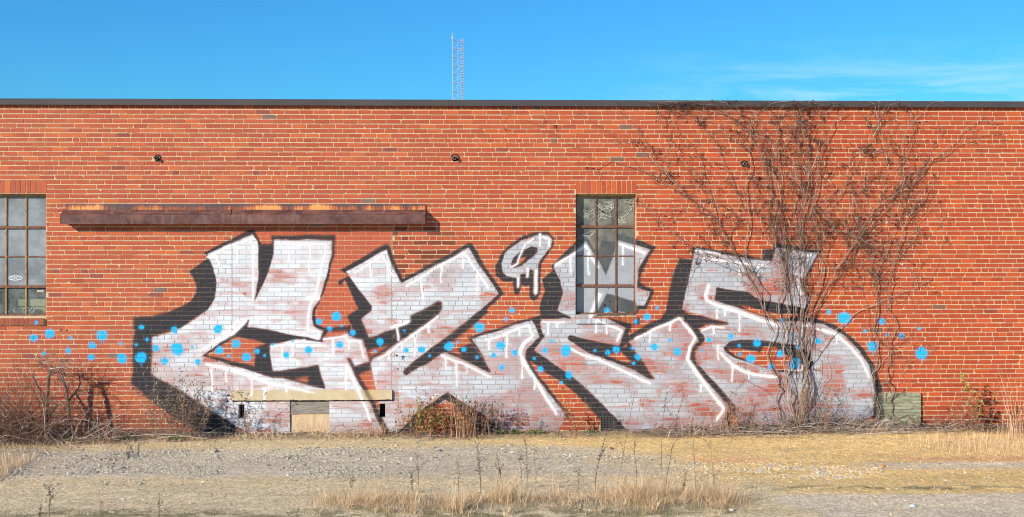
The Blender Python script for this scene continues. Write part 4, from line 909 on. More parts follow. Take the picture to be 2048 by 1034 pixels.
def leaves(P, size, col, flat=.5):
    """small folded leaf quads round points P"""
    n = len(P); a = rs.normal(0, 1, (n, 3)); a /= np.linalg.norm(a, axis=1)[:, None]; b = np.cross(a, rs.normal(0, 1, (n, 3))); b /= np.linalg.norm(b, axis=1)[:, None] + 1e-9
    s = size * rs.uniform(.6, 1.4, (n, 1)); c = np.cross(a, b) * s * .25
    V = np.stack([P, P + a * s * .5 + b * s * .3 + c, P + a * s, P + a * s * .5 - b * s * .3 + c], 1).reshape(-1, 3)
    q = np.arange(n)[:, None] * 4
    return V, np.vstack([np.hstack([q, q + 1, q + 2]), np.hstack([q, q + 2, q + 3])]), np.repeat(col, 4, 0)
def wander(p, d, n, step, jit, pull=(0, 0, 0), ymax=None, ymin=None):
    P = [np.array(p, float)]; d = np.array(d, float); d /= np.linalg.norm(d); pull = np.array(pull)
    J = rs.normal(0, jit, (n, 3))
    for i in range(n):
        d = d + J[i] + pull; d /= np.linalg.norm(d) + 1e-9
        q = P[-1] + d * step
        if ymax is not None and q[1] > ymax: q[1] = ymax; d[1] = -abs(d[1]) * .3
        if ymin is not None and q[1] < ymin: q[1] = ymin; d[1] = abs(d[1]) * .3
        P.append(q)
    return np.array(P)
BARK = np.array([(.34, .24, .18), (.42, .33, .26), (.26, .17, .12), (.50, .42, .35), (.20, .12, .08)])
def bark(p=(.3, .25, .2, .15, .1)): return BARK[rs.choice(5, p=p)] * rs.uniform(.85, 1.15)

# ------------------------------------------------------------------ climbing vines
def vine(name, base, label, stems, ntwig, nleaf, twig_len=1.0, group=None, spread=None):
    root = thing(name, base, label, 'vine', group)
    sm = MB(); lines = []
    for g, r0, r1, yb in stems:
        P = np.array([WP(px, py, -yb * (1 if k else 1.6)) for k, (px, py) in enumerate(g)])
        P = smooth_line(P, 9, .006); P[:, 0] += (fbm(np.arange(len(P)) * .22 + rs.rand() * 90, np.zeros(len(P)) + rs.rand() * 90, 3) - .5) * .24; P[:, 1] = np.minimum(P[:, 1] + .012 * np.sin(np.arange(len(P)) * .9 + rs.rand() * 6), -.012)
        r = np.linspace(r0, r1, len(P)); sm.tube(P, r * .82, 6, bark((.45, .2, .3, .05, 0)) * (.75, .70, .68)); lines.append((P, r))
        if r0 > .0088:                                            # companion strands twisting round
            for _ in range(1 if r0 < .0115 else 2):
                Q = P + np.stack([.035 * np.sin(np.arange(len(P)) * rs.uniform(.25, .6) + rs.rand() * 6), np.full(len(P), -.01), .01 * np.cos(np.arange(len(P)))], -1) * rs.uniform(.5, 1.4)
                k = rs.randint(len(Q) // 2, len(Q)); Q = Q[:k]
                if len(Q) > 4: sm.tube(Q, np.linspace(r0 * .42, .0016, len(Q)), 4, bark((.4, .3, .2, .1, 0)) * .85); lines.append((Q, np.full(len(Q), r0 * .5)))
    sm.out('stem', M_TWIG, root)
    def fix(Q):
        hi = Q[:, 2] > 4.77; Q[:, 2] = np.where(Q[:, 2] > 4.80, 4.80 + .065 * np.tanh((Q[:, 2] - 4.80) / .14), Q[:, 2]); Q[:, 1] = np.where(hi, np.minimum(Q[:, 1], -.064), Q[:, 1]); return Q
    def pick_point():
        P, r = lines[rs.choice(len(lines), p=wts)]; k = rs.randint(max(1, int(len(P) * .1)), len(P))
        for _ in range(6):
            qx = to_px(P[k][0], P[k][1], P[k][2])[0]
            if (P[k][2] > 2.1 or rs.rand() < .12) and (1290 < qx < 1840 or rs.rand() < .22): break
            P, r = lines[rs.choice(len(lines), p=wts)]; k = rs.randint(max(1, int(len(P) * .1)), len(P))
        return P, k
    def weights():
        q = np.array([np.abs(np.diff(l[0], axis=0)).sum() * (1.5 if l[0][:, 2].mean() > 2.6 else .8) for l in lines]); return q / q.sum()
    tw = MB(); tips = []; wts = weights(); second = []
    for _ in range(ntwig // 26):                                  # long secondary runners, curling as they climb
        P, k = pick_point(); t = P[k] - P[k - 1]; t /= np.linalg.norm(t) + 1e-9; sgn = rs.choice([-1, 1])
        d = t * .8 + np.array((sgn * rs.uniform(.2, .9), 0, .35)); n = rs.randint(14, 38)
        Q = fix(wander(P[k], d, n, .040 * twig_len, .21, (sgn * .008, .01, rs.choice([.045, .03, -.05])), -.010, -.15))
        ra = rs.uniform(.0026, .0046); tw.tube(Q, np.linspace(ra, .0015, len(Q)), 4, bark((.3, .3, .15, .2, .05)) * rs.choice([.7, 1.0])); second.append((Q, None))
    lines += second; wts = weights()
    for _ in range(ntwig):
        P, k = pick_point(); t = P[k] - P[k - 1]; t /= np.linalg.norm(t) + 1e-9
        d = t + rs.normal(0, .8, 3) * (1, .25, 1); n = rs.randint(4, 13)
        Q = fix(wander(P[k], d, n, rs.uniform(.018, .042) * twig_len, .34, (0, .02, rs.choice([.06, -.12, -.04])), -.008, -.14))
        ra = rs.uniform(.0018, .0034); tw.tube(Q, np.linspace(ra, .0011, len(Q)), 3, bark((.3, .2, .3, .05, .15)) * (.48, .40, .37))
        tips.append(Q[rs.randint(len(Q) // 2, len(Q))])
    tw.out('twigs', M_TWIG, root, kind='stuff')
    tips = np.array(tips); c = tips[rs.choice(len(tips), nleaf // 7)]                 # dead leaf tatters hang in little clusters
    Q = np.repeat(c, 7, 0) + rs.normal(0, .018, (len(c) * 7, 3)) * (1, .5, 1.3); Q[:, 1] = np.minimum(Q[:, 1], -.012)
    lc = np.array([(.11, .05, .03), (.17, .075, .04), (.07, .04, .03), (.26, .13, .07)])[rs.choice(4, len(Q), p=[.4, .25, .25, .1])]
    V, F, C = leaves(Q, .024, lc); mesh_obj('dead_leaves', V, F, M_LEAF, root, col=C, kind='stuff')
    return root
vs = [([(1585, 860), (1577, 780), (1572, 700), (1565, 600), (1572, 480), (1560, 350), (1545, 222)], .012, .004, .05),
      ([(1606, 860), (1612, 760), (1602, 640), (1600, 500), (1608, 350), (1600, 224)], .012, .004, .06),
      ([(1568, 860), (1554, 790), (1543, 740), (1540, 640), (1512, 560), (1492, 480), (1490, 330), (1500, 250), (1482, 222)], .011, .004, .04),
      ([(1606, 860), (1612, 760), (1620, 640), (1640, 500), (1625, 400), (1660, 260), (1692, 224)], .010, .004, .05),
      ([(1594, 850), (1568, 700), (1570, 600), (1553, 480), (1550, 330), (1562, 224)], .010, .003, .07),
      ([(1604, 850), (1600, 700), (1585, 580), (1560, 470), (1520, 330), (1470, 240), (1440, 224)], .009, .003, .05),
      ([(1590, 760), (1575, 560), (1540, 420), (1530, 300), (1500, 224)], .008, .003, .03), ([(1596, 760), (1612, 560), (1590, 420), (1640, 300), (1640, 224)], .008, .003, .04),
      ([(1606, 700), (1625, 640), (1680, 540), (1745, 430), (1800, 380), (1880, 300), (1962, 228)], .0075, .0025, .04),
      ([(1612, 720), (1640, 610), (1720, 480), (1780, 400), (1850, 330), (1930, 285), (2005, 262)], .0058, .002, .03),
      ([(1600, 740), (1700, 640), (1765, 600), (1815, 580), (1850, 560)], .006, .002, .03), ([(1745, 430), (1765, 390), (1770, 330), (1755, 270), (1720, 224)], .005, .002, .03),
      ([(1800, 380), (1805, 330), (1830, 260), (1822, 222)], .004, .002, .02), ([(1830, 350), (1880, 270), (1870, 230)], .003, .0015, .02),
      ([(1545, 660), (1480, 520), (1430, 440), (1350, 380), (1290, 345), (1215, 322), (1200, 350), (1210, 380)], .008, .002, .03),
      ([(1530, 600), (1440, 470), (1330, 350), (1285, 280), (1240, 220)], .005, .002, .03), ([(1500, 540), (1400, 500), (1350, 470), (1310, 430), (1280, 400)], .005, .002, .03),
      ([(1430, 440), (1400, 340), (1365, 270), (1350, 224)], .005, .002, .03), ([(1400, 500), (1370, 560), (1375, 640)], .003, .001, .03), ([(1290, 345), (1240, 290), (1180, 240), (1150, 224)], .003, .001, .02),
      ([(1540, 640), (1500, 560), (1420, 520), (1380, 500)], .005, .002, .04), ([(1490, 420), (1450, 330), (1400, 250), (1370, 222)], .005, .002, .04), ([(1625, 420), (1690, 380), (1700, 430), (1720, 440)], .004, .002, .04),
      ([(1780, 400), (1830, 400), (1880, 420), (1890, 500), (1860, 560)], .003, .0015, .02), ([(1200, 330), (1100, 260), (990, 222)], .0016, .001, .012), ([(1640, 500), (1660, 420), (1730, 300), (1760, 224)], .004, .002, .04),
      ([(1580, 860), (1550, 800), (1500, 760), (1480, 700)], .004, .002, .06), ([(1600, 860), (1630, 800), (1660, 740), (1640, 660)], .004, .002, .05)]
for _ in range(7):
    xb, xt = rs.uniform(1548, 1640), rs.uniform(1455, 1735); b_ = rs.uniform(-22, 22)
    vs.append(([(xb, rs.uniform(840, 862)), (xb * .8 + xt * .2 + b_, 720), (xb * .65 + xt * .35 - b_, 580), (xb * .45 + xt * .55 + b_ * .6, 440), (xb * .2 + xt * .8 - b_ * .6, 320), (xt, rs.uniform(215, 290))], rs.uniform(.003, .0046), .0018, rs.uniform(.025, .08)))
vine('climbing_vine', WP(1590, 862, -.06), 'huge bare climbing vine fanning out over the last letter up to the roof edge', vs, 1500, 4700)
vs2 = [([(1764, 862), (1749, 810), (1750, 740), (1746, 640), (1757, 560), (1790, 450), (1812, 380)], .009, .003, .045), ([(1758, 862), (1752, 800), (1744, 730), (1752, 650), (1740, 560), (1730, 470)], .007, .002, .05), ([(1750, 700), (1730, 600), (1700, 520), (1690, 450)], .004, .0015, .03)]
vine('climbing_vine', WP(1760, 862, -.06), 'slender bare vine stem climbing the curved black paint edge beside the plywood sheet', vs2, 260, 600, group='bare vines on the right half of the wall')
vs3 = [([(1768, 862), (1779, 830), (1781, 790), (1775, 745), (1773, 700), (1785, 640), (1788, 540), (1806, 450), (1815, 420)], .009, .003, .05), ([(1779, 800), (1768, 760), (1774, 700), (1765, 620), (1775, 520)], .005, .002, .05), ([(1786, 765), (1820, 732), (1868, 694)], .003, .0012, .03), ([(1784, 710), (1820, 670), (1880, 620)], .0022, .001, .02), ([(1781, 800), (1810, 770), (1845, 750)], .0025, .001, .04)]
vine('climbing_vine', WP(1770, 862, -.06), 'thin bare vine crossing the front of the plywood sheet', vs3, 200, 350, group='bare vines on the right half of the wall')

# ------------------------------------------------------------------ woody plants and weeds at the wall's foot
def limb(mb, pts, r0, r1, y, c=None, m=6, k=6, wob=.004):
    P = smooth_line(np.array([WP(px, py, yy) for (px, py), yy in zip(pts, (y if np.ndim(y) else [y] * len(pts)))]), m, wob)
    mb.tube(P, np.linspace(r0, r1, len(P)), k, bark() * .6 if c is None else c); return P
bx = on_ground(95, 892, .02); YS = -.38
shrub = thing('cut_back_shrub', WP(95, 885, YS), 'cut-back leafless shrub with two thick dark stems at the left', 'shrub')
mb = MB(); dk = (.15, .105, .075); pale = (.50, .42, .34); L_ = []
L_.append(limb(mb, [(93, 890), (93, 830), (94, 800), (97, 762), (100, 742)], .028, .020, YS, dk, k=8))
L_.append(limb(mb, [(92, 815), (87, 791), (76, 772), (65, 754)], .016, .012, YS, dk))
L_.append(limb(mb, [(140, 890), (138, 840), (136, 803), (131, 776), (122, 750), (118, 742)], .026, .017, YS, dk, k=8))
L_.append(limb(mb, [(98, 742), (110, 744), (121, 742)], .014, .012, YS, dk)); L_.append(limb(mb, [(100, 738), (118, 735), (136, 737)], .012, .010, [YS - .03, YS - .02, YS], pale))
L_.append(limb(mb, [(136, 803), (150, 785), (160, 768), (158, 745)], .014, .007, [YS, YS + .1, YS + .15, YS + .2], dk)); L_.append(limb(mb, [(93, 840), (110, 815), (128, 806)], .014, .008, YS, dk))
L_.append(limb(mb, [(100, 742), (98, 735), (82, 725), (60, 720), (30, 732)], .006, .002, YS, dk)); L_.append(limb(mb, [(98, 745), (92, 735), (82, 725), (80, 715)], .006, .003, YS, dk))
mb.out('stem', M_TWIG, shrub); tw = MB()
for _ in range(150):
    P = L_[rs.randint(len(L_))]; Q = wander(P[rs.randint(len(P) // 3, len(P))], rs.normal(0, 1, 3) * (1, .6, .7) + (.0, 0, .35), rs.randint(6, 14), rs.uniform(.025, .05), .2, (0, 0, rs.choice([-.03, .03])), -.03)
    tw.tube(Q, np.linspace(rs.uniform(.0022, .0045), .001, len(Q)), 3, bark() * rs.choice([.55, .9]))
tw.out('twigs', M_TWIG, shrub, kind='stuff')
def brush(name, label, cat, px0, px1, pymin, ybase, n, rad=(.002, .006), lmax=1.0, palep=.4, arch=-.035, group=None, kind=None):
    mb = MB(); c0 = on_ground((px0 + px1) / 2, 885)
    for _ in range(n):
        px = rs.uniform(px0, px1); yb = -abs(rs.normal(ybase, .16)) - .05; p = WP(px, 880, yb); p[2] = rs.uniform(0, .12)
        hmax = (WP(px, pymin, yb)[2]) * rs.uniform(.3, 1) * lmax; L = rs.randint(9, 20)
        Q = wander(p, (rs.normal(0, .8), rs.normal(0, .25), rs.uniform(.25, 1.3)), L, max(hmax, .2) / L * 1.5, .16, (0, 0, arch), -.02)
        Q[:, 2] = np.maximum(Q[:, 2], .005)
        mb.tube(Q, np.linspace(rs.uniform(*rad), .0013, len(Q)), 3 if rs.rand() < .7 else 4, np.array(BARK[3]) * rs.uniform(.8, 1.15) if rs.rand() < palep else bark() * (.50, .36, .30))
    return tag(mb.out(name, M_TWIG, origin=(c0[0], -ybase, 0), kind=kind), label, cat, group)
brush('brushwood', 'dense heap of dry brown brushwood at the left edge below the window', 'brushwood', -60, 90, 758, .38, 500, palep=.10, rad=(.0018, .0065), kind='stuff')
brush('brushwood', 'lower tangle of dry brushwood right of the cut-back shrub', 'brushwood', 85, 240, 835, .40, 180, palep=.25, kind='stuff')
# long arched pale canes on the ground, left
CANES = [([(150, 882), (190, 855), (230, 835), (262, 822)], .0045), ([(130, 888), (200, 878), (260, 872), (330, 868), (400, 876)], .006), ([(165, 893), (230, 890), (300, 880), (360, 872), (430, 880)], .005), ([(120, 868), (128, 880), (150, 893), (168, 890)], .006),
         ([(150, 878), (200, 873), (232, 856), (248, 850)], .0035), ([(250, 915), (256, 890), (266, 884), (270, 892), (270, 912)], .007), ([(252, 898), (260, 913), (262, 905)], .004), ([(100, 850), (140, 838), (170, 840), (210, 850), (260, 868)], .004), ([(180, 870), (240, 880), (330, 886), (430, 884)], .004)]
for k, (P, r) in enumerate(CANES):
    pts = np.array([on_ground(px, py, .02) if py > 886 else WP(px, py, -.45 - .05 * k % .3) for px, py in P]); pts[:, 2] = np.maximum(pts[:, 2], .012)
    Q = smooth_line(pts, 6, .003); V, F = tube(Q, np.linspace(r, r * .5, len(Q)), 5)
    lab = ['pale cane arching up to the right beside the weed patch', 'long pale cane lying along the wall foot from the shrub to the weeds', 'long low cane in front of the others left of the beam', 'short bent cane at the foot of the cut-back shrub', 'thin upright curved cane left of the weed patch',
           'thick hooped cane standing in the gravel like a loop', 'short dark stick beside the hooped cane', 'thin cane sagging across the two shrub stems', 'straight thin cane nearest the gravel under the weed patch'][k]
    tag(mesh_obj('dry_cane', V, F, M_TWIG, origin=pts[0], col=np.tile(BARK[3] * (1.05, 1, .95) if k != 6 else BARK[4], (len(V), 1))), lab, 'cane', 'dry canes on the ground at left')

def weed(name, label, cat, px, py_top, spread, nst, y, leafc, nleaf, lsize, stemc, pyb=872, lean=0.0, stem_r=.0028, branch=2, leafband=(.3, 1), group=None, jit=.07):
    """a many-stemmed weed: stems and leaves or seed heads"""
    base = WP(px, pyb, y); base[2] = float(ground_h(base[0], base[1])) - .01
    root = thing(name, base, label, cat, group); mb = MB(); pts = []
    top = WP(px, py_top, y)[2] - base[2]
    for s in range(nst):
        h = top * rs.uniform(.55, 1.0) if s else top; n = 12; bp = base + rs.normal(0, 1, 3) * (spread * .35, .04, 0)
        Q = wander(bp, (rs.normal(0, .22) + lean, rs.normal(0, .12), 1), n, h / n, jit, (0, 0, .03), -.02)
        c = np.array(stemc) * rs.uniform(.8, 1.2); mb.tube(Q, np.linspace(stem_r, stem_r * .4, n + 1), 4, c); pts.append(Q[int(n * leafband[0]):int(n * leafband[1]) + 1])
        for b in range(rs.poisson(branch)):
            k = rs.randint(3, n); B = wander(Q[k], Q[k] - Q[k - 1] + rs.normal(0, .6, 3) * (1, .5, .5) * h / n, rs.randint(3, 8), h / n * .6, .15, (0, 0, .04), -.015)
            mb.tube(B, np.linspace(stem_r * .55, .0008, len(B)), 3, c); pts.append(B[1:])
    mb.out('stems', M_TWIG, root)
    if nleaf:
        P = np.vstack(pts); Q = P[rs.choice(len(P), nleaf)] + rs.normal(0, lsize * .5, (nleaf, 3)); Q[:, 1] = np.minimum(Q[:, 1], -.01)
        lc = np.array(leafc); C = lc[rs.choice(len(lc), nleaf)] * rs.uniform(.8, 1.2, (nleaf, 1)); V, F, C = leaves(Q, lsize, C); mesh_obj('leaves', V, F, M_LEAF, root, col=C, kind='stuff')
    return root
BRN = [(.26, .12, .07), (.34, .19, .11), (.15, .07, .045), (.46, .31, .20)]; SEED = [(.36, .28, .20), (.28, .20, .14), (.20, .14, .10)]
YGR = [(.36, .32, .07), (.26, .26, .07), (.46, .24, .07), (.26, .10, .05), (.36, .13, .06)]
weed('dead_goldenrod', 'tall dead weed with fluffy seed heads against the lower left black paint', 'weed', 330, 735, .28, 16, -.42, SEED, 900, .028, (.30, .2, .13), pyb=876, branch=4, leafband=(.55, 1))
weed('dead_goldenrod', 'bushy dead weed with pale seed heads right of the tall one', 'weed', 372, 778, .34, 18, -.40, SEED + BRN[:2], 1200, .026, (.26, .17, .1), pyb=876, branch=4, leafband=(.4, 1))
weed('dead_weed', 'thin reddish weed stems between the shrub and the seed-head weeds', 'weed', 290, 812, .30, 12, -.35, BRN, 160, .02, (.30, .16, .10), pyb=876)
weed('leafy_weed', 'thin weed with curled brown leaves in front of the left slot', 'weed', 482, 765, .05, 3, -.22, BRN, 170, .024, (.28, .17, .11), pyb=874, branch=2, stem_r=.0028)
weed('leafy_weed', 'small dry leafy weed just right of the left slot', 'weed', 496, 770, .06, 3, -.30, BRN, 130, .022, (.25, .15, .1), pyb=876)
weed('leafy_shrub', 'small shrub with yellowing leaves on red stems left of the orange grass', 'shrub', 858, 790, .42, 34, -.26, YGR, 1000, .034, (.28, .10, .06), pyb=872, branch=3)
weed('leafy_shrub', 'brown leafy weed tangle right of the orange grass below the black chevron', 'shrub', 938, 792, .42, 34, -.24, BRN + YGR[2:], 900, .032, (.26, .15, .09), pyb=870, branch=3)
weed('young_sapling', 'young sapling with a few yellow leaves beside the bare brick triangle', 'sapling', 1150, 788, .07, 5, -.26, [(.50, .33, .08), (.30, .12, .06), (.20, .12, .05)], 75, .035, (.26, .11, .07), pyb=868, branch=2)
weed('dead_weed', 'small single stalk weed on the wall foot right of the chevron', 'weed', 1042, 806, .05, 2, -.2, BRN, 50, .018, (.3, .2, .14), pyb=868)
weed('dead_weed', 'thin wiry weed with faint seed sprays throwing shadows between chevron and sapling', 'weed', 985, 770, .14, 5, -.34, BRN, 60, .014, (.34, .25, .18), pyb=868, branch=4, stem_r=.002)
weed('dead_weed', 'dry weed with crisp brown leaves left of the vine roots', 'weed', 1500, 782, .40, 16, -.22, BRN + [(.5, .25, .1)], 420, .02, (.34, .19, .11), pyb=864, branch=2)
weed('dead_weed', 'short dry weed at the foot of the outline curve, left of the vine', 'weed', 1440, 790, .22, 8, -.22, BRN, 120, .018, (.50, .30, .17), pyb=864)
weed('dead_weed', 'upright brown weed stems in front of the vine roots', 'weed', 1610, 745, .45, 18, -.30, BRN, 500, .02, (.30, .19, .12), pyb=862, branch=3)
weed('dead_weed', 'reddish weed stems leaning right of the vine roots', 'weed', 1655, 755, .20, 8, -.30, BRN + [(.42, .19, .08)], 220, .022, (.38, .2, .11), pyb=862, lean=.12)
weed('leafy_weed', 'weed with a tuft of bright yellow-green leaves near the right edge', 'weed', 1960, 745, .10, 6, -.30, [(.30, .30, .05), (.38, .34, .08)] + BRN[:1], 170, .045, (.24, .13, .08), pyb=862, leafband=(.5, .8), branch=1)
weed('dead_weed', 'dark reddish weed stems left of the yellow-green tuft', 'weed', 1935, 780, .40, 26, -.28, BRN + [(.4, .15, .07)], 420, .026, (.34, .16, .09), pyb=862, branch=2)
weed('dead_weed', 'low dry weed with fluffy tips under the plywood sheet', 'weed', 1800, 828, .55, 16, -.16, SEED, 300, .02, (.42, .3, .2), pyb=862)
weed('dead_weed', 'row of small dry weeds right of the plywood sheet', 'weed', 1880, 832, .35, 12, -.18, SEED, 200, .02, (.5, .34, .2), pyb=862)

def tall_grass(label, px, pytop, spread, n, y, cols, pyb=872, lean=.25, wd=.006):
    base = WP(px, pyb, y); x = base[0] + rs.normal(0, spread, n); yy = np.minimum(base[1] + rs.normal(0, spread * .5, n), -.04)
    h = (WP(px, pytop, y)[2]) * rs.uniform(.35, 1.0, n); V, F, C = blades(x, yy, h, np.abs(rs.normal(lean, .15, n)), rs.uniform(.5, 1.2, n) * wd, np.array(cols)[rs.choice(len(cols), n)] * rs.uniform(.8, 1.15, (n, 1)), 6)
    V[:, 1] = np.minimum(V[:, 1], -.015)
    base[2] = 0; return tag(mesh_obj('grass_tuft', V, F, M_LEAF, origin=base, col=C), label, 'grass', 'grass tufts along the wall')
ORG = [(.66, .36, .19), (.58, .32, .17), (.70, .46, .28), (.45, .26, .14)]
tall_grass('tall orange dry grass tuft rising in front of the black chevron', 925, 742, .13, 90, -.25, ORG)
tall_grass('short straw tuft at the foot of the wall left of the right slot', 747, 838, .12, 200, -.18, ORG, 876, .35)
tall_grass('pale straw swept against the lower right corner of the hatch', 690, 850, .26, 420, -.14, STRAW[:3], 878, 1.1)
tall_grass('sparse straw below the left slot', 510, 850, .3, 260, -.2, STRAW[:3], 876, .9)
tall_grass('tall thin orange grass at the right edge', 2030, 700, .12, 36, -.55, ORG, 880, .22)
tall_grass('tall orange grass tuft cut by the right edge', 2052, 740, .16, 64, -.9, ORG, 905, .25)
tall_grass('thin orange blades beside the curved outline left of the vine', 1420, 770, .25, 90, -.28, ORG, 864, .5, .004)
tall_grass('fine dry grass tuft between the vine roots and the plywood sheet', 1735, 835, .2, 160, -.2, STRAW[:4], 862, .8)
# green rosettes
for px, s, lab in ((1003, .10, 'small green plant left of the pair under the third letter'), (1033, .06, 'tiny green sprig between the two larger green plants'), (1072, .15, 'widest low green plant under the third letter'), (1185, .12, 'low green plant left of the vent grille'), (1490, .10, 'green moss clump beside the black outline foot'), (255, .16, 'bright green mossy clump among the canes at left'), (350, .12, 'green sprig among the seed-head weeds'), (118, .10, 'yellow-green sprig at the foot of the shrub')):
    y = -.14 if px > 900 else -.40; p = WP(px, 868 if px > 900 else 872, y); p[2] = float(ground_h(p[0], p[1])); n = 130
    a = rs.rand(n) * 6.28; r = s * np.sqrt(rs.rand(n)); P = np.c_[p[0] + r * np.cos(a), p[1] + r * .5 * np.sin(a), p[2] + rs.uniform(.0, .05, n) * (1.6 if px < 400 else 1)]
    g = np.array([(.10, .17, .03), (.16, .22, .05), (.07, .11, .03), (.28, .30, .10)])[rs.choice(4, n)]; V, F, C = leaves(P, .028, g)
    tag(mesh_obj('green_weed', V, F, M_LEAF, origin=p, col=C), lab, 'plant', 'low green plants at the wall foot')

# litter: fallen leaves, twigs and dust banked at the wall
n = 16000; x = rs.uniform(-9, 10, n); dens = .12 + .9 * sstep(-5.2, -6.2, x) + .25 * sstep(-3.2, -4.2, x) + .9 * sstep(2.6, 3.4, x) * sstep(5.9, 5.2, x) + .3 * sstep(5.8, 6.4, x) + .2 * sstep(-1.4, -.9, x) * sstep(1.2, .2, x)
keep = rs.rand(n) < dens; x = x[keep]; n = len(x); y = -np.abs(rs.normal(0, .20, n)) * (1 + .5 * (x < -4.5)) - .02; P = np.c_[x, y, ground_h(x, y) + rs.uniform(.0, .035, n)]
V, F, C = leaves(P, .032, np.array([(.20, .13, .09), (.30, .21, .14), (.12, .08, .06), (.42, .32, .22), (.26, .14, .09)])[rs.choice(5, n)])
tag(mesh_obj('leaf_litter', V, F, M_LEAF, col=C, kind='stuff'), 'brown leaf litter banked along the foot of the wall', 'leaf litter')
mb = MB()
for _ in range(1300):
    x = rs.choice([rs.uniform(2.7, 6.2), rs.uniform(-8.5, -3.8), rs.uniform(-8, 9.5), rs.uniform(6, 9.8)], p=[.45, .3, .13, .12]); y = -abs(rs.normal(0, .2)) - .03
    L = rs.uniform(.1, .5); a = rs.normal(0, .25) + (math.pi if rs.rand() < .5 else 0); k = 5; t = np.linspace(0, 1, k)
    P = np.c_[x + np.cos(a) * L * t, y + np.sin(a) * L * t * .5 + rs.normal(0, .006, k), ground_h(np.full(k, x), np.full(k, y)) + .01 + rs.uniform(0, .05) + rs.uniform(-.02, .12) * np.sin(t * 3.1) * (rs.rand() < .4) + rs.normal(0, .004, k)]
    P[:, 1] = np.minimum(P[:, 1], -.015); mb.tube(P, rs.uniform(.0015, .0045), 3, bark() * rs.choice([.7, 1, 1.1]))
tag(mb.out('fallen_twigs', M_TWIG, kind='stuff'), 'fallen grey twigs lying along the foot of the wall', 'twigs')
# vine roots along the ground
for k, (P, r) in enumerate([([(1590, 862), (1640, 852), (1700, 846), (1755, 858), (1830, 866), (1905, 870)], .014), ([(1700, 868), (1725, 858), (1745, 857), (1790, 862), (1860, 872)], .019), ([(1600, 850), (1660, 845), (1720, 850), (1760, 866)], .010), ([(1640, 868), (1700, 872), (1760, 868), (1840, 874)], .009), ([(1880, 866), (1905, 850), (1950, 838), (2000, 842), (2040, 860)], .008), ([(1885, 868), (1920, 858), (1970, 848), (2030, 862)], .006)]):
    pts = np.array([WP(px, py, -.16 - .03 * k) for px, py in P]); pts[:, 2] = np.maximum(pts[:, 2], ground_h(pts[:, 0], pts[:, 1]) + r * .6)
    Q = smooth_line(pts, 6, .004); V, F = tube(Q, np.linspace(r, r * .4, len(Q)), 6)
    tag(mesh_obj('vine_root', V, F, M_TWIG, origin=pts[0], col=np.tile((.36, .29, .24), (len(V), 1)), smooth=True), ['long grey root running from the vine foot past the plywood sheet', 'thickest grey root knuckle in front of the plywood sheet', 'upper grey root behind the others right of the vine foot', 'lowest thin grey root nearest the sand', 'arched pale runner at the foot of the yellow-green weed', 'lower pale runner under the arched one'][k], 'root', 'vine roots on the ground')
# knotted mass at the vine's foot
mb = MB()
for _ in range(420):
    p = WP(rs.normal(1650, 45), 862, -.12); p[2] = rs.uniform(.02, .22); Q = wander(p, rs.normal(0, 1, 3) * (1.2, .5, .8), rs.randint(8, 18), .028, .28, (0, 0, 0), -.02, -.36); Q[:, 2] = np.maximum(Q[:, 2], .03)
    mb.tube(Q, np.linspace(.0032, .0012, len(Q)), 3, bark() * rs.choice([.55, .9]))
tag(mb.out('dead_undergrowth', M_TWIG, kind='stuff'), 'knotted brown undergrowth around the foot of the big vine', 'undergrowth')

# ------------------------------------------------------------------ dry grass in the foreground
nc = 150; tx = rs.uniform(-1.5, 3.0, nc); ty = rs.normal(-4.82, .22, nc); q = sstep(.38, .62, fbm(tx * 1.5 + 3, ty * 1.5, 3)); tn = (40 + 115 * q * rs.uniform(.4, 1.3, nc)).astype(int)
ci = np.repeat(np.arange(nc), tn); n = len(ci); a = rs.rand(n) * 6.28; rr = np.abs(rs.normal(0, .085, n)) * (.6 + .8 * q[ci]); x = tx[ci] + rr * np.cos(a); y = ty[ci] + rr * np.sin(a)
h = (rs.gamma(2.6, .044, n) + .02) * (.5 + .85 * q[ci]) * (.75 + .5 * rs.rand(nc))[ci] * (1 + .12 * np.sin(tx[ci] * 2))
ln = np.clip(np.abs(rs.normal(.40, .38, n)) + rr * 3.5, 0, 1.5); az = a + rs.normal(0, .7, n)
V, F, C = blades(x, y, h, ln, rs.uniform(.0022, .0055, n), straw(n), 5, az=az)
n2 = 5200; x2 = rs.uniform(-1.7, 3.2, n2); y2 = rs.normal(-4.85, .26, n2); keep = rs.rand(n2) < .3 + .7 * sstep(.4, .6, fbm(x2 * 3, y2 * 3)); x2, y2 = x2[keep], y2[keep]; n2 = len(x2)
V2, F2, C2 = blades(x2, y2, rs.gamma(2.5, .035, n2), np.abs(rs.normal(.7, .5, n2)), rs.uniform(.002, .0045, n2), straw(n2, (.1, .2, .1, .25, .1, .25)), 5)
F2 = F2 + len(V); V = np.vstack([V, V2]); F = np.vstack([F, F2]); C = np.vstack([C, C2])
tag(mesh_obj('dry_grass', V, F, M_LEAF, col=C, kind='stuff'), 'strip of tall straw coloured dry grass along the lower middle edge', 'grass')
n = 5200; x = rs.uniform(-8.6, 3.4, n); y = -5.05 - np.abs(rs.normal(0, .28, n)); keep = rs.rand(n) < sstep(.40, .62, fbm(x * 1.7, y * 3, 4)); x, y = x[keep], y[keep]; n = len(x)
V, F, C = blades(x, y, rs.uniform(.02, .09, n), np.abs(rs.normal(.6, .4, n)), rs.uniform(.002, .005, n), np.array([(.30, .25, .11), (.16, .17, .06), (.45, .34, .18), (.12, .10, .05)])[rs.choice(4, n)], 3)
tag(mesh_obj('short_turf', V, F, M_LEAF, col=C, kind='stuff'), 'short brown and green turf along the bottom edge', 'grass')
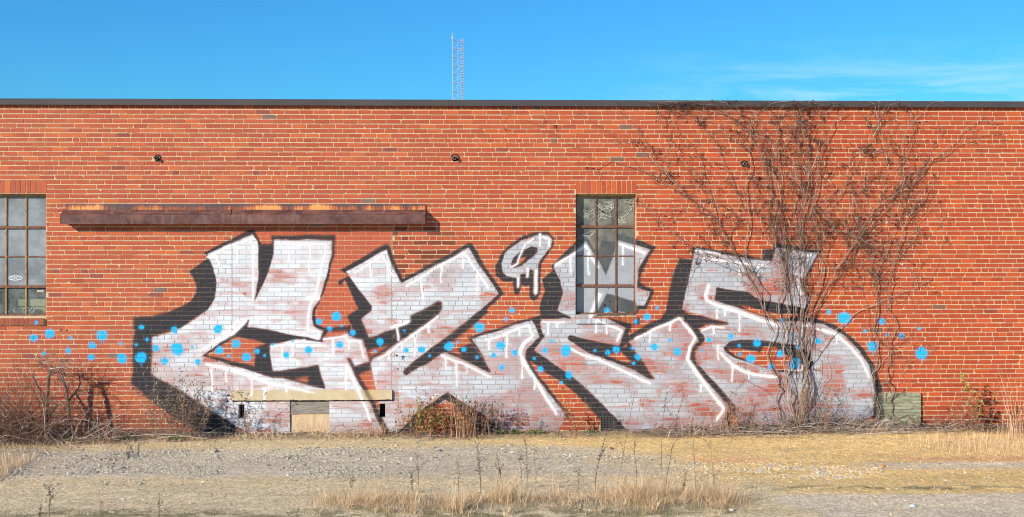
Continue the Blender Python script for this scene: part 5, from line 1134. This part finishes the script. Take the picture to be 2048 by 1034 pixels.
n = 9000; x = rs.uniform(-8.2, -5.6, n); y = rs.normal(-2.75, .5, n); keep = rs.rand(n) < sstep(-5.3, -6.0, x + .8 * (fbm(x * 3, y * 3) - .5)); x, y = x[keep], y[keep]; n = len(x)
V, F, C = blades(x, y, rs.gamma(4, .035, n), np.abs(rs.normal(.4, .3, n)), rs.uniform(.002, .005, n), straw(n), 4)
tag(mesh_obj('dry_grass', V, F, M_LEAF, col=C, kind='stuff'), 'dry grass patch at the lower left edge', 'grass')
n = 5200; x = rs.uniform(6.0, 9.4, n); y = rs.normal(-1.45, .38, n); keep = rs.rand(n) < sstep(6.1, 7.0, x + .9 * (fbm(x * 3, y * 3) - .5) + .2 * y + .3); x, y = x[keep], y[keep]; n = len(x)
V, F, C = blades(x, y, rs.gamma(4, .028, n), np.abs(rs.normal(.6, .3, n)), rs.uniform(.002, .0045, n), straw(n), 4)
tag(mesh_obj('dry_grass', V, F, M_LEAF, col=C, kind='stuff'), 'low dry grass patch at the right edge', 'grass')
n = 2600; x = rs.uniform(-8.2, -3.5, n); y = -.55 + rs.normal(0, .25, n); y = np.minimum(y, -.1); V, F, C = blades(x, y, rs.gamma(3, .03, n), np.abs(rs.normal(.7, .3, n)), rs.uniform(.002, .005, n), straw(n), 4)
tag(mesh_obj('dry_grass', V, F, M_LEAF, col=C, kind='stuff'), 'flattened straw among the canes left of the beam', 'grass')

def stalk(px, top, pyb, label, lean=0.0, pods=50, r=.0026, br=5, dark=True):
    base = on_ground(px, pyb); base[2] = float(ground_h(base[0], base[1])); yb = base[1]
    H = float((CAM + ray(px, top) * ((yb - CAM[1]) / ray(px, top)[1]))[2]) - base[2]
    root = thing('weed_stalk', base, label, 'weed', 'tall dead weed stalks in the foreground grass'); mb = MB(); n = 16; r *= 1.3; pods = int(pods * 1.4)
    c = np.array((.12, .08, .06)) if dark else np.array((.36, .24, .15))
    Q = wander(base, (lean, 0, 1), n, H / n, .035, (0, 0, .01)); mb.tube(Q, np.linspace(r, r * .45, n + 1), 4, c); pts = [Q[4:]]
    for _ in range(br):
        k = rs.randint(n // 3, n); B = wander(Q[k], (rs.choice([-1, 1]) * rs.uniform(.3, .8), rs.normal(0, .3), 1), rs.randint(4, 9), H / n * .6, .1, (0, 0, .05)); mb.tube(B, np.linspace(r * .5, .0009, len(B)), 3, c); pts.append(B)
    mb.out('stem', M_TWIG, root); P = np.vstack(pts); P = P[rs.choice(len(P), pods)] + rs.normal(0, .008, (pods, 3))
    V, F, C = leaves(P, .016, np.tile(c * .9, (pods, 1))); mesh_obj('seed_pods', V, F, M_LEAF, root, col=C, kind='stuff')
for a in [(838, 884, 985, 'stalk with an open branching top left of the tallest stalks', 0, 50, .0026, 7), (825, 945, 985, 'short bushy stalk at the left of the foreground stalks', .05, 60, .0022, 8), (961, 880, 985, 'forked dark stalk in front of the black chevron', 0, 90, .0034, 6), (1005, 905, 985, 'stalk with close-set pods right of the forked one', 0, 70, .003, 2),
          (1054, 872, 985, 'straight dark stalk below the third letter', 0, 70, .003, 2), (1044, 905, 980, 'shorter stalk close beside the straight dark one', .03, 40, .0022, 2), (1071, 900, 985, 'thin leaning stalk right of the straight dark one', .02, 40, .002, 2), (1192, 862, 990, 'darkest upright stalk below the vent grille', 0, 90, .0036, 1),
          (1230, 780, 985, 'tallest slender stalk leaning right across the mural foot', .25, 40, .0026, 3), (1275, 880, 985, 'stalk leaning slightly left below the long silver stroke', -.08, 40, .0026, 2), (1324, 772, 985, 'tall straight reddish stalk before the silver paint', 0, 50, .0024, 2), (1330, 785, 985, 'stalk with fat pods leaning right beside the tall reddish one', .12, 90, .003, 3),
          (1392, 800, 985, 'wiry stalk at the right of the foreground stalks', 0, 40, .0022, 3), (1428, 880, 985, 'short reddish stalk at the right end of the grass strip', 0, 30, .0024, 3), (918, 920, 985, 'low thin stalk between the branching and forked stalks', 0, 30, .002, 3), (704, 945, 990, 'lone short stalk near the left end of the grass strip', 0, 30, .0022, 3),
          (100, 972, 1040, 'branching dark weed at the bottom left corner', .02, 80, .003, 10), (78, 1000, 1045, 'small dark weed left of the branching one at the bottom left', 0, 40, .0024, 4), (205, 985, 1040, 'thin pale stalk at the bottom edge left of centre', 0, 20, .002, 3, False), (318, 985, 1040, 'wiry weed sprig at the bottom edge between two pale stalks', .1, 40, .002, 8), (428, 960, 1035, 'pale upright stalk pair at the bottom edge below the buff stone', 0, 14, .0022, 2, False),
          (1368, 930, 1000, 'short pod stalk among the grass at the right', .02, 40, .0024, 4), (1158, 935, 990, 'short wiry stalk left of the darkest upright stalk', -.1, 30, .002, 4), (1450, 870, 985, 'thin straw stalk at the far right of the strip', .05, 10, .0018, 2, False)]:
    stalk(*a)

# ------------------------------------------------------------------ lattice mast far behind
TY = 130.0; M_MAST = simple('galvanised_steel', (.50, .46, .52), .5, .1, 5)
def TP(px, py, y=TY): return WP(px, py, y)
A = TP(905.5, 80); B = TP(926.5, 82); Cc = TP(915.8, 80, TY + 1.0); ztop_m = A[2]
mast = thing('lattice_mast', (A[0], TY, 0), 'tall pale lattice radio mast standing far behind the building', 'mast')
legs = [np.array((A[0], TY)), np.array((B[0], TY)), np.array((Cc[0], TY + 1.0))]
for q, r in zip(legs, (.030, .046, .020)):
    V, F = tube([(q[0], q[1], 0), (q[0], q[1], ztop_m / 2), (q[0], q[1], ztop_m + .15)], r, 8); mesh_obj('leg', V, F, M_MAST, mast, smooth=True)
bay = .93
for k in range(int(ztop_m / bay)):
    z1 = ztop_m - k * bay; z0 = z1 - bay
    for i in range(3):
        p, q = legs[i], legs[(i + 1) % 3]
        for (za, zb, r) in ((z1, z1, .020), (z0, z1, .017)):
            V, F = tube([(p[0], p[1], za), ((p[0] + q[0]) / 2, (p[1] + q[1]) / 2, (za + zb) / 2), (q[0], q[1], zb)], r, 4)
            mesh_obj('brace', V, F, M_MAST, mast, origin=(p[0], p[1], za))
mb = MB(); cx = legs[1][0] - .13
for k in range(80):
    z = ztop_m - .2 - k * .28
    if z < 0: break
    mb.box(cx - .05, cx + .05 + rs.uniform(0, .05), TY - .06, TY + .02, z, z + rs.uniform(.05, .12), (.25, .26, .32))
mb.box(cx - .02, cx + .02, TY - .03, TY, 0, ztop_m, (.8, .8, .85)); mb.out('cable_ladder', simple('cable_run', (.62, .62, .68), .5, vcol=True), mast)
mb = MB().add(*tube([(A[0], TY, ztop_m), (A[0], TY, ztop_m + .5), (A[0] - .02, TY, TP(905, 64)[2])], .022, 6)); mb.out('antenna_rod', M_MAST, mast)
MB().box(A[0] - .16, A[0] + .02, TY - .08, TY + .08, TP(905, 78)[2], TP(905, 73)[2]).box(A[0] - .10, A[0] - .03, TY - .05, TY + .05, TP(905, 73)[2], TP(905, 71)[2]).out('warning_lamp', simple('lamp_housing', (.5, .48, .42), .5), mast)
mb = MB().add(*tube([(B[0] - .1, TY, ztop_m), (B[0] - .14, TY, ztop_m + .2), (B[0] - .16, TY, TP(923, 75)[2])], .016, 5)); mb.out('antenna_rod', M_MAST, mast)
